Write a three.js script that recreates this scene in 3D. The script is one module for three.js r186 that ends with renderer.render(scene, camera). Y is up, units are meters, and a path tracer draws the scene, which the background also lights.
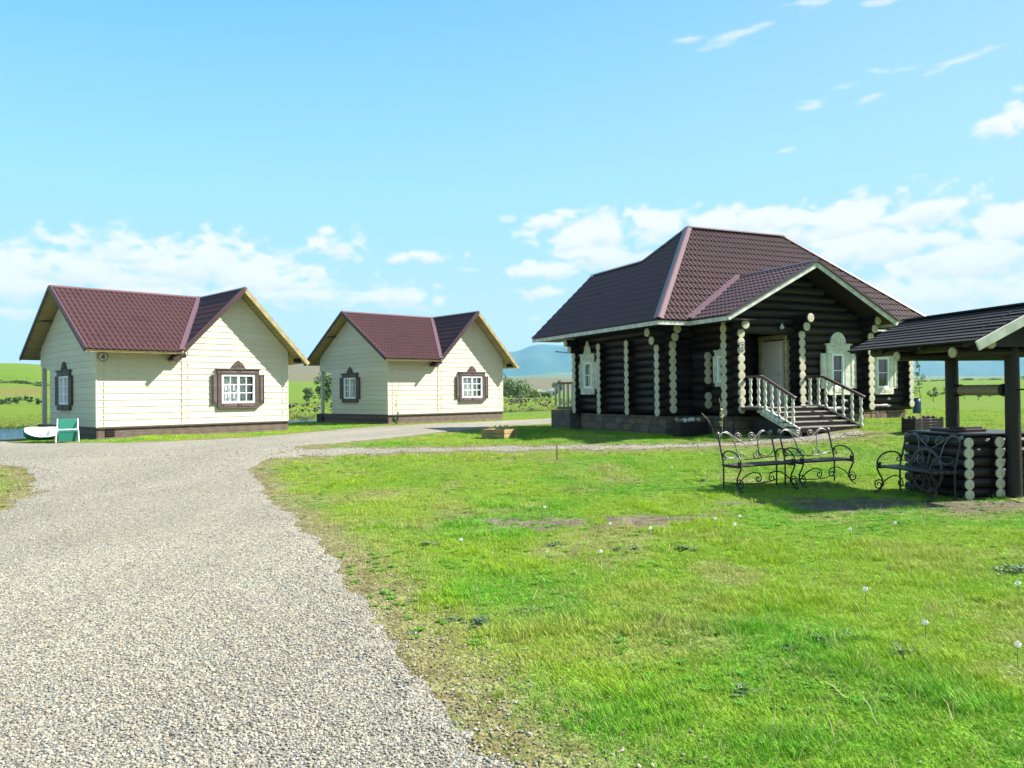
import * as THREE from 'three';
import { mergeGeometries } from 'three/addons/utils/BufferGeometryUtils.js';
import { RoundedBoxGeometry } from 'three/addons/geometries/RoundedBoxGeometry.js';
import { FontLoader } from 'three/addons/loaders/FontLoader.js';
import { TextGeometry } from 'three/addons/geometries/TextGeometry.js';

// ---------------------------------------------------------------- camera, sky, sun, exposure
const EYE = 1.8;
const camera = new THREE.PerspectiveCamera(52.08, 1024 / 768, 0.05, 20000);
camera.position.set(0, EYE, 0);
camera.rotation.order = 'YXZ';
camera.rotation.set(0.01243, 0, -0.0119);
const scene = new THREE.Scene();
const renderer = new THREE.WebGLRenderer({ antialias: true });
renderer.setSize(1024, 768);
renderer.toneMapping = THREE.LinearToneMapping;
renderer.toneMappingExposure = 2.85;
renderer.shadowMap.enabled = true;
const EXPO = 2.85;
const SUN = new THREE.Vector3(0.742, 0.662, -0.075).normalize();

function rng(seed) { let a = seed >>> 0; return () => { a = (a + 0x6D2B79F5) | 0; let t = Math.imul(a ^ (a >>> 15), 1 | a); t = (t + Math.imul(t ^ (t >>> 7), 61 | t)) ^ t; return ((t ^ (t >>> 14)) >>> 0) / 4294967296; }; }
const ss = (a, b, x) => { const t = Math.min(1, Math.max(0, (x - a) / (b - a))); return t * t * (3 - 2 * t); };
const lerp = (a, b, t) => a + (b - a) * t;
function hash2(i, j) { let h = Math.imul(i, 374761393) + Math.imul(j, 668265263) | 0; h = Math.imul(h ^ (h >>> 13), 1274126177); return ((h ^ (h >>> 16)) >>> 0) / 4294967296; }
function vnoise(x, y) { const i = Math.floor(x), j = Math.floor(y), u = x - i, v = y - j, a = u * u * (3 - 2 * u), b = v * v * (3 - 2 * v); return lerp(lerp(hash2(i, j), hash2(i + 1, j), a), lerp(hash2(i, j + 1), hash2(i + 1, j + 1), a), b); }
function fbm(x, y, o = 4) { let s = 0, a = 0.5, n = 0; for (let k = 0; k < o; k++) { s += a * vnoise(x, y); n += a; a *= 0.5; x = x * 2.03 + 17.3; y = y * 2.03 + 9.1; } return s / n; }
// noise that repeats every P units, for tiling textures
function tnoise(x, y, P) { const i = Math.floor(x), j = Math.floor(y), u = x - i, v = y - j, a = u * u * (3 - 2 * u), b = v * v * (3 - 2 * v), m = (k) => ((k % P) + P) % P; return lerp(lerp(hash2(m(i), m(j)), hash2(m(i + 1), m(j)), a), lerp(hash2(m(i), m(j + 1)), hash2(m(i + 1), m(j + 1)), a), b); }
function tfbm(x, y, P, o = 4) { let s = 0, a = 0.5, n = 0; for (let k = 0; k < o; k++) { s += a * tnoise(x + k * 5, y + k * 3, P); n += a; a *= 0.55; x *= 2; y *= 2; P *= 2; } return s / n; }

// the sky: clear air that pales towards the horizon, with fair-weather cumulus and a few high wisps
{
  const W = 4096, H = 2048, data = new Float32Array(W * H * 4), R = rng(77);
  const clouds = [], D = Math.PI / 180;
  const put = (px, py, rx, ry, wisp = 0, tilt = 0) => { const az = Math.atan((px - 512) / 786), el = Math.atan((394 - py - 0.0119 * (px - 512)) / 786 * Math.cos(az)); const k = Math.cos(az) / 786; clouds.push([az, el, rx * 1.12 * k * Math.cos(az), ry * 1.12 * k, wisp, tilt]); };
  // cumulus standing over the houses
  put(185, 266, 125, 27); put(95, 274, 125, 26); put(140, 258, 90, 18); put(270, 284, 60, 20); put(250, 275, 66, 22); put(20, 288, 70, 24); put(290, 296, 52, 10); put(150, 296, 150, 12); put(10, 312, 34, 7);
  put(337, 246, 26, 16); put(330, 232, 12, 7); put(395, 298, 46, 11); put(424, 258, 30, 7); put(455, 190, 9, 4, 1); put(470, 270, 16, 4, 1);
  put(600, 236, 52, 22); put(560, 222, 26, 12); put(655, 232, 48, 24); put(610, 256, 50, 14); put(547, 271, 30, 10); put(541, 294, 18, 8); put(535, 316, 15, 4, 1); put(510, 219, 9, 4, 1);
  put(740, 224, 70, 20); put(835, 226, 90, 24); put(930, 214, 60, 22); put(890, 246, 110, 26); put(975, 262, 110, 34); put(1020, 228, 60, 24); put(940, 296, 120, 28); put(790, 236, 70, 16); put(1060, 290, 90, 30);
  put(1003, 128, 26, 13); put(1022, 117, 16, 12); put(1024, 88, 10, 4, 1);
  put(742, 33, 32, 5, 1, -0.2); put(686, 39, 18, 6, 1, 0); put(905, 64, 26, 5, 1, 0); put(965, 60, 34, 4, 1, -0.15); put(850, 86, 24, 5, 1, -0.1); put(878, 95, 20, 4, 1, -0.2); put(818, 105, 14, 4, 1, 0); put(824, 1, 34, 5, 1, 0); put(885, -1, 20, 4, 1, 0); put(790, 150, 10, 3, 1, 0);
  // the same kind of sky goes on all round
  for (let i = 0; i < 150; i++) { const az = 0.72 + R() * (2 * Math.PI - 1.44), el = 0.03 + Math.pow(R(), 1.6) * 0.32, s = 0.02 + R() * 0.09; clouds.push([az, el, s * 1.5, s * (0.25 + 0.15 * R()), 0, 0]); }
  for (let i = 0; i < 40; i++) { const az = 0.72 + R() * (2 * Math.PI - 1.44), el = 0.3 + R() * 0.6; clouds.push([az, el, 0.03 + R() * 0.06, 0.006 + R() * 0.008, 1, -0.2 * R()]); }
  const mask = new Float32Array(W * H), mode = new Float32Array(W * H);
  for (const [az, el, ra, re, wisp, tilt] of clouds) {
    const c0 = Math.floor(((az - ra * 1.6) / (2 * Math.PI) + 0.25) * W), c1 = Math.ceil(((az + ra * 1.6) / (2 * Math.PI) + 0.25) * W), r0 = Math.max(0, Math.floor(((el - re * 1.9) / Math.PI + 0.5) * H)), r1 = Math.min(H - 1, Math.ceil(((el + re * 1.9) / Math.PI + 0.5) * H));
    for (let r = r0; r <= r1; r++) for (let c = c0; c <= c1; c++) {
      const a = ((c + 0.5) / W - 0.25) * 2 * Math.PI - az, e0 = ((r + 0.5) / H - 0.5) * Math.PI - el, e = e0 + a * tilt, dx = a / ra, dy = e / re;
      const d = 1 - Math.sqrt(dx * dx + (dy < 0 && !wisp ? dy * dy * 1.7 : dy * dy)), k = r * W + ((c % W) + W) % W;
      if (d > -0.6 && d + 1 > mask[k]) { mask[k] = d + 1; mode[k] = wisp ? 1 : dy; }
    }
  }
  const hor = [0.93, 1.0, 1.03], mid = [0.42, 0.85, 1.03], top = [0.145, 0.58, 0.99], zen = [0.04, 0.22, 0.60];
  for (let r = 0; r < H; r++) {
    const el = ((r + 0.5) / H - 0.5) * Math.PI;
    const col = [0, 1, 2].map((k) => { const d = el / D; return d < 14 ? lerp(hor[k], mid[k], ss(-4, 15, d)) : d < 27 ? lerp(mid[k], top[k], (d - 14) / 13) : lerp(top[k], zen[k], ss(27, 62, d)); });
    for (let c = 0; c < W; c++) {
      const k = r * W + c, az = ((c + 0.5) / W - 0.25) * 2 * Math.PI;
      let rgb = col;
      // the air is paler on the side of the sun
      const dir = Math.cos(el) * Math.sin(az) * SUN.x + Math.sin(el) * SUN.y, g = Math.pow(Math.max(0, 0.5 + 0.5 * dir), 3) * 0.66;
      let R_ = lerp(rgb[0], 0.75, g), G_ = lerp(rgb[1], 0.93, g), B_ = lerp(rgb[2], 1.0, g);
      if (mask[k] > 0) {
        const d = mask[k] - 1, u = az * 57.3, v = el * 57.3, wisp = mode[k] === 1;
        const w = fbm(u * 0.6 + 40, v * 0.9, 3) * 1.6, n = wisp ? fbm(u * 0.5 + w, v * 3 + 3, 5) : fbm(u * 0.8 + w, v * 1.5 + w * 0.8 + 90, 6);
        const x = d + (n - 0.5) * (wisp ? 2.6 : 2.2) + (wisp ? -0.12 : 0.2);
        let a = wisp ? ss(0, 0.9, x) * 0.5 : ss(0, 0.8, x) * 0.95;
        const low = wisp ? 0 : ss(0.25, -0.7, mode[k] + (n - 0.5) * 1.2) * ss(0.15, 0.7, x);
        R_ = lerp(R_, 1.06 - 0.22 * low, a); G_ = lerp(G_, 1.06 - 0.14 * low, a); B_ = lerp(B_, 1.06 - 0.06 * low, a);
      }
      data[k * 4] = R_ / EXPO; data[k * 4 + 1] = G_ / EXPO; data[k * 4 + 2] = B_ / EXPO; data[k * 4 + 3] = 1;
    }
  }
  const sky = new THREE.DataTexture(data, W, H, THREE.RGBAFormat, THREE.FloatType);
  sky.mapping = THREE.EquirectangularReflectionMapping; sky.magFilter = THREE.LinearFilter; sky.minFilter = THREE.LinearFilter; sky.needsUpdate = true;
  scene.background = sky; scene.environment = sky;
}
const sun = new THREE.DirectionalLight(new THREE.Color(1, 0.955, 0.87), 5);
sun.position.copy(SUN).multiplyScalar(120).add(new THREE.Vector3(0, 0, -22));
sun.target.position.set(0, 0, -22);
sun.castShadow = true; sun.shadow.mapSize.set(4096, 4096); sun.shadow.bias = -0.0004;
Object.assign(sun.shadow.camera, { left: -50, right: 50, top: 50, bottom: -50, near: 1, far: 300 });
scene.add(sun, sun.target);

// ---------------------------------------------------------------- helpers
const used = {};
function numbered(n) { const k = used[n] = (used[n] ?? -1) + 1; return k ? `${n}_${String(k).padStart(3, '0')}` : n; }
function mesh(name, geo, mat, parent) { const m = new THREE.Mesh(geo, mat); m.name = name; m.castShadow = m.receiveShadow = true; if (parent) parent.add(m); return m; }
function thing(name, label, category, x, y, z, turn = 0, group) { const g = new THREE.Group(); g.name = numbered(name); g.position.set(x, y, z); g.rotation.y = turn; g.userData = { label, category }; if (group) g.userData.group = group; scene.add(g); return g; }
function top(m, label, category, group) { m.name = numbered(m.name); m.userData = { label, category }; if (group) m.userData.group = group; scene.add(m); return m; }
function structure(m) { m.name = numbered(m.name); m.userData.kind = 'structure'; scene.add(m); return m; }
function copy(o, label, x, y, z, turn) { const c = o.clone(); c.name = numbered(o.name.replace(/_\d{3}$/, '')); c.userData = { ...o.userData }; if (label) c.userData.label = label; c.position.set(x, y, z); c.rotation.y = turn; scene.add(c); return c; }
const V = (x, y, z) => new THREE.Vector3(x, y, z);
const P = (x, y, Z) => new THREE.Vector3(x, y, -Z);   // building axes: x along the front, Z going back
const lin = (r, g, b) => new THREE.Color().setRGB(r, g, b);
function metricUV(geo, s = 1) { const g = geo.index ? geo.toNonIndexed() : geo; g.computeVertexNormals(); const p = g.attributes.position, n = g.attributes.normal, uv = new Float32Array(p.count * 2); for (let i = 0; i < p.count; i += 3) { const ax = Math.abs(n.getX(i)), ay = Math.abs(n.getY(i)), az = Math.abs(n.getZ(i)); for (let k = i; k < i + 3; k++) { const X = p.getX(k), Y = p.getY(k), Z = p.getZ(k); const [u, v] = ax > ay && ax > az ? [Z, Y] : ay > az ? [X, Z] : [X, Y]; uv[k * 2] = u * s; uv[k * 2 + 1] = v * s; } } g.setAttribute('uv', new THREE.BufferAttribute(uv, 2)); return g; }
function box(name, w, h, d, c, mat, parent, r = 0) { const g = metricUV(r ? new RoundedBoxGeometry(w, h, d, 1, Math.min(r, w / 2.1, h / 2.1, d / 2.1)) : new THREE.BoxGeometry(w, h, d)); const m = mesh(name, g, mat, parent); m.position.copy(c); return m; }
// a bar between two points; `up` fixes how it lies
function bar(name, A, B, w, h, mat, parent, up = V(0, 1, 0), r = 0) { const d = B.clone().sub(A), L = d.length(); const X = d.normalize(), Zv = X.clone().cross(up).normalize(), Y = Zv.clone().cross(X); const m = mesh(name, metricUV(r ? new RoundedBoxGeometry(L, h, w, 1, r) : new THREE.BoxGeometry(L, h, w)), mat, parent); m.position.copy(A).add(B).multiplyScalar(0.5); m.quaternion.setFromRotationMatrix(new THREE.Matrix4().makeBasis(X, Y, Zv)); return m; }
function tube(pts, r, seg = 20, rad = 6) { return new THREE.TubeGeometry(new THREE.CatmullRomCurve3(pts), seg, r, rad); }
// flat convex polygon with thickness, `t0` to `t1` below its face
function slab(name, pts, t0, t1, mat, parent) {
  const n = pts[1].clone().sub(pts[0]).cross(pts[pts.length - 1].clone().sub(pts[0])).normalize(); if (n.y < 0) n.negate();
  const a = pts.map((p) => p.clone().addScaledVector(n, -t0)), b = pts.map((p) => p.clone().addScaledVector(n, -t1)), v = [], tri = (p, q, r) => v.push(p.x, p.y, p.z, q.x, q.y, q.z, r.x, r.y, r.z);
  for (let i = 1; i < pts.length - 1; i++) { tri(a[0], a[i], a[i + 1]); tri(b[0], b[i + 1], b[i]); }
  for (let i = 0; i < pts.length; i++) { const j = (i + 1) % pts.length; tri(a[i], b[i], b[j]); tri(a[i], b[j], a[j]); }
  const g = new THREE.BufferGeometry(); g.setAttribute('position', new THREE.Float32BufferAttribute(v, 3)); return mesh(name, metricUV(g), mat, parent);
}
function extrude(pts, depth, bevel = 0) { const s = new THREE.Shape(pts.map(([x, y]) => new THREE.Vector2(x, y))); return metricUV(new THREE.ExtrudeGeometry(s, { depth, bevelEnabled: bevel > 0, bevelThickness: bevel, bevelSize: bevel, bevelSegments: 1, curveSegments: 10 })); }

// ---------------------------------------------------------------- textures and materials
function canvasTex(W, H, fn, srgb = true, rep = 1) { const d = new Uint8Array(W * H * 4); for (let y = 0; y < H; y++) for (let x = 0; x < W; x++) { const c = fn(x, y), k = (y * W + x) * 4; d[k] = c[0]; d[k + 1] = c[1]; d[k + 2] = c[2]; d[k + 3] = 255; } return wrap(new THREE.DataTexture(d, W, H), srgb, rep); }
function wrap(t, srgb, rep) { t.wrapS = t.wrapT = THREE.RepeatWrapping; t.magFilter = THREE.LinearFilter; t.minFilter = THREE.LinearMipmapLinearFilter; t.generateMipmaps = true; t.repeat.set(rep, rep); if (srgb) t.colorSpace = THREE.SRGBColorSpace; t.needsUpdate = true; return t; }
// long streaks along u: sawn or weathered wood, used to break up paint and stain
const grainTex = canvasTex(512, 512, (x, y) => { const a = tfbm(x / 64, y / 8, 8, 4), b = tfbm(x / 128, y / 64, 4, 3), c = hash2(x >> 1, y); const v = 205 + (a - 0.5) * 90 + (b - 0.5) * 50 + (c - 0.5) * 14; return [v, v, v].map((q) => Math.max(60, Math.min(255, q))); }, true, 1);
const grainBump = canvasTex(512, 512, (x, y) => { const v = 255 * tfbm(x / 64, y / 6, 8, 4); return [v, v, v]; }, false, 1);
const blotTex = canvasTex(512, 512, (x, y) => { const a = tfbm(x / 64, y / 64, 8, 5), c = hash2(x, y); const v = 220 + (a - 0.5) * 75 + (c - 0.5) * 18; return [v, v, v]; }, true, 1);
const stoneTex = canvasTex(512, 512, (x, y) => { const a = tfbm(x / 48, y / 48, 16, 5), b = tfbm(x / 100 + 3, y / 100, 8, 3), c = hash2(x, y); const v = 190 + (a - 0.5) * 150 + (c - 0.5) * 30; return [v * lerp(0.95, 1.05, b), v, v * lerp(1.04, 0.9, b)].map((q) => Math.min(255, q)); }, true, 1);
const paintTex = canvasTex(512, 512, (x, y) => { const a = tfbm(x / 64, y / 16, 8, 4), b = tfbm(x / 128 + 7, y / 128, 4, 4), s = tfbm(x / 16 + 3, y / 128, 32, 2); const v = 247 - Math.max(0, b - 0.55) * 90 - Math.max(0, a - 0.6) * 60 - Math.max(0, s - 0.72) * 60; return [v, v * 0.996, v * 0.985]; }, true, 0.45);
// cut log ends: rings run with v, drying cracks with u
const endTex = canvasTex(256, 256, (x, y) => { const ring = 0.5 + 0.5 * Math.sin(y * 0.85 + 2 * tnoise(x / 32, y / 32, 8)), cr = [30, 96, 131, 205, 240].some((c, i) => Math.abs(x - c - 4 * (tnoise(1, y / 20 + i, 13) - 0.5)) < 1.6 && y < 60 + 14 * i), n = tnoise(x / 20, y / 20, 13); const v = cr ? 120 : 236 - 20 * ring - 26 * n; return [v, v * 0.985, v * 0.95]; }, true, 1);
// crushed stone: overlapping pebbles, each with its own tone
function gravel() {
  const S = 1024, col = new Float32Array(S * S * 3), hgt = new Float32Array(S * S), R = rng(5); hgt.fill(0); for (let i = 0; i < S * S; i++) { col[i * 3] = 118; col[i * 3 + 1] = 110; col[i * 3 + 2] = 100; }
  const tones = [[192, 186, 174], [184, 178, 169], [174, 169, 163], [200, 194, 183], [190, 176, 156], [166, 162, 158], [150, 148, 147], [196, 183, 163], [177, 179, 179], [138, 135, 133], [206, 201, 190]];
  for (let n = 0; n < 30000; n++) {
    const cx = R() * S, cy = R() * S, r = 2.2 + Math.pow(R(), 2) * 6, a = R() * 3.14, e = 0.6 + R() * 0.4, t = tones[Math.floor(R() * tones.length)], b = 0.86 + R() * 0.26, lift = n / 30000 * 0.5, ca = Math.cos(a), sa = Math.sin(a), q = Math.ceil(r);
    for (let y = -q; y <= q; y++) for (let x = -q; x <= q; x++) { const u = (x * ca + y * sa) / r, v = (-x * sa + y * ca) / (r * e), d = u * u + v * v; if (d > 1) continue; const k = ((Math.floor(cy + y) % S + S) % S) * S + ((Math.floor(cx + x) % S + S) % S), h = Math.sqrt(1 - d) * r / 8 * 0.5 + lift; if (h < hgt[k]) continue; hgt[k] = h; const s = b * (0.95 + 0.1 * hash2(x + n, y)); col[k * 3] = t[0] * s; col[k * 3 + 1] = t[1] * s; col[k * 3 + 2] = t[2] * s; }
  }
  return [canvasTex(S, S, (x, y) => { const k = (y * S + x) * 3; return [Math.min(255, col[k]), Math.min(255, col[k + 1]), Math.min(255, col[k + 2])]; }, true, 0.55), canvasTex(S, S, (x, y) => { const v = Math.min(255, hgt[y * S + x] * 255); return [v, v, v]; }, false, 0.55), tones];
}
const [gravelTex, gravelBump, gravelTones] = gravel();
// soil with thatch and short grass, neutral enough to be tinted
const turfTex = canvasTex(1024, 1024, (x, y) => { const a = tfbm(x / 32, y / 32, 32, 5), b = tfbm(x / 8 + 50, y / 5, 128, 3), c = hash2(x, y); const v = 190 + (a - 0.5) * 120 + (b - 0.5) * 110 + (c - 0.5) * 40; return [v * lerp(1.12, 0.94, a), v, v * lerp(0.9, 0.96, b)].map((q) => Math.max(30, Math.min(255, q))); }, true, 0.25);
const turfBump = canvasTex(512, 512, (x, y) => { const v = 255 * tfbm(x / 6, y / 6, 86, 3); return [v, v, v]; }, false, 0.5);

const std = (c, rough, o = {}) => new THREE.MeshStandardMaterial({ color: c, roughness: rough, metalness: 0, ...o });
const M = {
  siding: std(lin(0.59, 0.56, 0.425), 0.62, { map: paintTex, bumpMap: grainBump, bumpScale: 0.0012 }),
  siding2: std(lin(0.57, 0.54, 0.405), 0.66, { map: paintTex, bumpMap: grainBump, bumpScale: 0.0012 }),
  siding3: std(lin(0.61, 0.585, 0.45), 0.6, { map: paintTex, bumpMap: grainBump, bumpScale: 0.0012 }),
  soffit: std(lin(0.52, 0.42, 0.18), 0.7, { map: grainTex, bumpMap: grainBump, bumpScale: 0.002 }),
  tile: new THREE.MeshPhysicalMaterial({ color: lin(0.078, 0.031, 0.028), map: paintTex, roughness: 0.42, specularIntensity: 0.7, clearcoat: 0.12, clearcoatRoughness: 0.3 }),
  tileHouse: new THREE.MeshPhysicalMaterial({ color: lin(0.072, 0.034, 0.035), map: paintTex, roughness: 0.42, specularIntensity: 0.7, clearcoat: 0.15, clearcoatRoughness: 0.3 }),
  flash: new THREE.MeshPhysicalMaterial({ color: lin(0.13, 0.062, 0.066), roughness: 0.38, clearcoat: 0.3, clearcoatRoughness: 0.35 }),
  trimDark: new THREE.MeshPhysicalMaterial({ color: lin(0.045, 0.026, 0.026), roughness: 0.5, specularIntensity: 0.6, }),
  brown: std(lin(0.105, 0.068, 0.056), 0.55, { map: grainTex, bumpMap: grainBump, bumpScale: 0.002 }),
  brownLight: std(lin(0.17, 0.115, 0.10), 0.6, { map: grainTex, bumpMap: grainBump, bumpScale: 0.002 }),
  plinth: std(lin(0.24, 0.165, 0.125), 0.75, { map: grainTex, bumpMap: grainBump, bumpScale: 0.003 }),
  plinth2: std(lin(0.20, 0.135, 0.105), 0.75, { map: grainTex, bumpMap: grainBump, bumpScale: 0.003 }),
  pvc: std(lin(0.80, 0.82, 0.84), 0.35),
  glass: new THREE.MeshPhysicalMaterial({ color: lin(0.95, 0.98, 0.98), roughness: 0.03, metalness: 0, transmission: 1, thickness: 0, ior: 1.5 }),
  curtain: std(lin(0.62, 0.63, 0.60), 0.9, { side: THREE.DoubleSide }),
  log: new THREE.MeshPhysicalMaterial({ color: lin(0.030, 0.0215, 0.019), roughness: 0.48, specularIntensity: 0.6, map: grainTex, bumpMap: grainBump, bumpScale: 0.006  }),
  log2: new THREE.MeshPhysicalMaterial({ color: lin(0.044, 0.031, 0.026), roughness: 0.5, specularIntensity: 0.6, map: grainTex, bumpMap: grainBump, bumpScale: 0.006  }),
  log3: new THREE.MeshPhysicalMaterial({ color: lin(0.020, 0.015, 0.014), roughness: 0.45, specularIntensity: 0.6, map: grainTex, bumpMap: grainBump, bumpScale: 0.006  }),
  logEnd: std(lin(0.74, 0.715, 0.56), 0.65, { map: endTex }),
  logEnd2: std(lin(0.69, 0.655, 0.48), 0.65, { map: endTex }),
  paleTrim: std(lin(0.80, 0.795, 0.64), 0.55, { map: blotTex }),
  cream: std(lin(0.72, 0.62, 0.36), 0.6, { map: grainTex }),
  doorPaint: std(lin(0.82, 0.79, 0.70), 0.5),
  whiteTrim: std(lin(0.74, 0.74, 0.68), 0.5, { map: blotTex }),
  rail: std(lin(0.085, 0.052, 0.040), 0.45, { map: grainTex, bumpMap: grainBump, bumpScale: 0.002 }),
  tread: std(lin(0.10, 0.068, 0.055), 0.55, { map: grainTex, bumpMap: grainBump, bumpScale: 0.003 }),
  treadNose: std(lin(0.40, 0.34, 0.28), 0.6, { map: grainTex }),
  stoneA: std(lin(0.31, 0.225, 0.165), 0.85, { map: stoneTex, bumpMap: stoneTex, bumpScale: 0.012 }),
  stoneB: std(lin(0.33, 0.215, 0.14), 0.85, { map: stoneTex, bumpMap: stoneTex, bumpScale: 0.012 }),
  stoneC: std(lin(0.20, 0.16, 0.135), 0.85, { map: stoneTex, bumpMap: stoneTex, bumpScale: 0.012 }),
  mortar: std(lin(0.10, 0.09, 0.085), 0.9, { map: blotTex }),
  iron: new THREE.MeshStandardMaterial({ color: lin(0.035, 0.034, 0.036), roughness: 0.36, metalness: 0.65 }),
  ironSunlit: new THREE.MeshStandardMaterial({ color: lin(0.17, 0.155, 0.15), roughness: 0.4, metalness: 0.55 }),  // paler copy of the iron: sun on the bench backs put into the colour
  benchSlat: std(lin(0.045, 0.030, 0.024), 0.4, { map: grainTex, bumpMap: grainBump, bumpScale: 0.002 }),
  wellRoof: new THREE.MeshPhysicalMaterial({ color: lin(0.026, 0.021, 0.022), roughness: 0.7, specularIntensity: 0.6, map: grainTex, bumpMap: grainBump, bumpScale: 0.006  }),
  wellRoof2: new THREE.MeshPhysicalMaterial({ color: lin(0.050, 0.042, 0.042), roughness: 0.7, specularIntensity: 0.6, map: grainTex, bumpMap: grainBump, bumpScale: 0.006  }),
  rawWood: std(lin(0.42, 0.33, 0.19), 0.7, { map: grainTex, bumpMap: grainBump, bumpScale: 0.004 }),
  boxWood: std(lin(0.50, 0.33, 0.14), 0.7, { map: grainTex, bumpMap: grainBump, bumpScale: 0.004 }),
  soil: std(lin(0.07, 0.05, 0.035), 0.95, { map: stoneTex }),
  black: new THREE.MeshPhysicalMaterial({ color: lin(0.012, 0.011, 0.012), roughness: 0.6, specularIntensity: 0.6, }),
  steel: new THREE.MeshStandardMaterial({ color: lin(0.5, 0.5, 0.5), roughness: 0.4, metalness: 0.8 }),
  boatWhite: std(lin(0.72, 0.75, 0.74), 0.3), boatGreen: std(lin(0.010, 0.10, 0.085), 0.3),
  fabricGreen: std(lin(0.012, 0.17, 0.115), 0.75), blueBarrel: std(lin(0.035, 0.075, 0.14), 0.5),
  water: new THREE.MeshPhysicalMaterial({ color: lin(0.02, 0.07, 0.16), roughness: 0.06, metalness: 0, ior: 1.33 }),
  bark: std(lin(0.10, 0.075, 0.055), 0.9, { map: grainTex }),
  shed: std(lin(0.55, 0.55, 0.52), 0.7),
};
M.water.bumpMap = canvasTex(512, 512, (x, y) => { const v = 255 * tfbm(x / 16, y / 40, 32, 3); return [v, v, v]; }, false, 0.35); M.water.bumpScale = 0.16;

// ---------------------------------------------------------------- terrain
const WATER = -0.12;
const POND = [[-90, -16], [-45, -22], [-30, -26.4], [-20.4, -30.3], [-19.7, -32.5], [-17.5, -37], [-14.2, -44.5], [-12, -48.5], [-6, -58], [4, -70], [12, -77], [16, -80], [8, -84], [0, -79], [-10, -71], [-18, -63.5], [-30, -52.5], [-45, -48], [-90, -45]];
const ROAD = [[1.2, 3], [0.45, -2.5], [0.02, -3.81], [-0.21, -4.37], [-0.48, -4.99], [-0.86, -5.93], [-1.23, -6.94], [-1.80, -8.39], [-2.54, -10.21], [-3.45, -12.26], [-4.37, -14.27], [-5.33, -16.43], [-5.82, -17.84], [-5.99, -19], [-5.95, -20.6], [-5.94, -21.98], [-4.99, -22.75], [-3.63, -25.33], [-2.25, -28.32], [-0.51, -32.1], [1.44, -34.7], [3.4, -38], [8, -43], [16, -47], [16, -52], [7, -48.6], [3, -43.5], [0.5, -40.2], [-2, -37.9], [-4.9, -35.2], [-6.7, -32.2], [-7.8, -28.9], [-8.96, -25.85], [-10.35, -24.48], [-11.87, -23.9], [-13.6, -23.95], [-15.4, -24.3], [-17.6, -27.2], [-19.9, -29.6], [-30, -25.2], [-45, -20.5], [-45, -19], [-16, -19.6], [-12.13, -18.61], [-11.43, -18.25], [-10.18, -16.52], [-9.04, -14.38], [-8.38, -12.86], [-8.4, -10], [-7.3, -6], [-6.2, -2], [-6, 3]];
const PATH = [[-6.3, -19.3], [-5.75, -19.5], [-4.57, -19.68], [-2.88, -20.1], [-0.84, -20.2], [1.21, -20.25], [3.26, -20.25], [5.36, -20.4], [7.49, -20.6], [9.27, -20.95], [9.5, -21.5], [7.78, -21.35], [5.64, -21.35], [3.4, -21.05], [1.27, -21.2], [-0.89, -21.35], [-3.03, -21.2], [-4.91, -21.2], [-6.3, -21.4]];
const BARE = [[-0.61, -11.1], [0.67, -11.37], [1.84, -11.47], [3.08, -11.76], [2.85, -11.0], [1.7, -10.75], [0.61, -10.6], [-0.45, -10.6]];
const YARD = [[3.6, -12.85], [5.2, -13.0], [6.6, -12.7], [7.3, -12.5], [9.5, -12.4], [9.5, -11.5], [7.6, -11.45], [6, -11.7], [4.6, -11.9]];
// signed distance to a polygon, negative inside
function sdPoly(poly, x, z) { let d = 1e9, s = 1; for (let i = 0, j = poly.length - 1; i < poly.length; j = i++) { const ax = poly[i][0], az = poly[i][1], ex = poly[j][0] - ax, ez = poly[j][1] - az, wx = x - ax, wz = z - az, t = Math.min(1, Math.max(0, (wx * ex + wz * ez) / (ex * ex + ez * ez))), bx = wx - ex * t, bz = wz - ez * t; d = Math.min(d, bx * bx + bz * bz); const c1 = z >= az, c2 = z < poly[j][1], c3 = ex * wz > ez * wx; if ((c1 && c2 && c3) || (!c1 && !c2 && !c3)) s = -s; } return s * Math.sqrt(d); }
const ragged = (x, z) => (fbm(x * 1.9 + 7, z * 1.9, 3) - 0.5) * 0.5 + (vnoise(x * 7, z * 7) - 0.5) * 0.14;
const roadSD = (x, z) => sdPoly(ROAD, x, z) + ragged(x, z) * 0.8 + 0.09;
const pathSD = (x, z) => sdPoly(PATH, x, z) + ragged(x + 20, z) * 1.7 + 0.12;
const table = (pts, a) => { if (a <= pts[0][0]) return pts[0][1]; for (let i = 1; i < pts.length; i++) if (a <= pts[i][0]) return lerp(pts[i - 1][1], pts[i][1], ss(pts[i - 1][0], pts[i][0], a)); return pts[pts.length - 1][1]; };
const T400 = [[-1.5, 14], [-0.8, 20], [-0.58, 18], [-0.42, 14], [-0.27, 9.5], [0, 1.6], [0.3, 2], [0.52, 5], [0.9, 8], [1.5, 8]];
const T1400 = [[-1.5, 14], [-0.6, 14], [-0.45, 30], [-0.27, 48], [0, 29], [0.3, 22], [0.5, 13], [1.5, 14]];
const farH = (x, z) => { const d = Math.hypot(x, z), a = Math.atan2(x, -z); return (table(T400, a) - 0.7) * Math.pow(ss(60, 430, d), 1.15) + table(T1400, a) * ss(560, 1500, d); };
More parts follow.
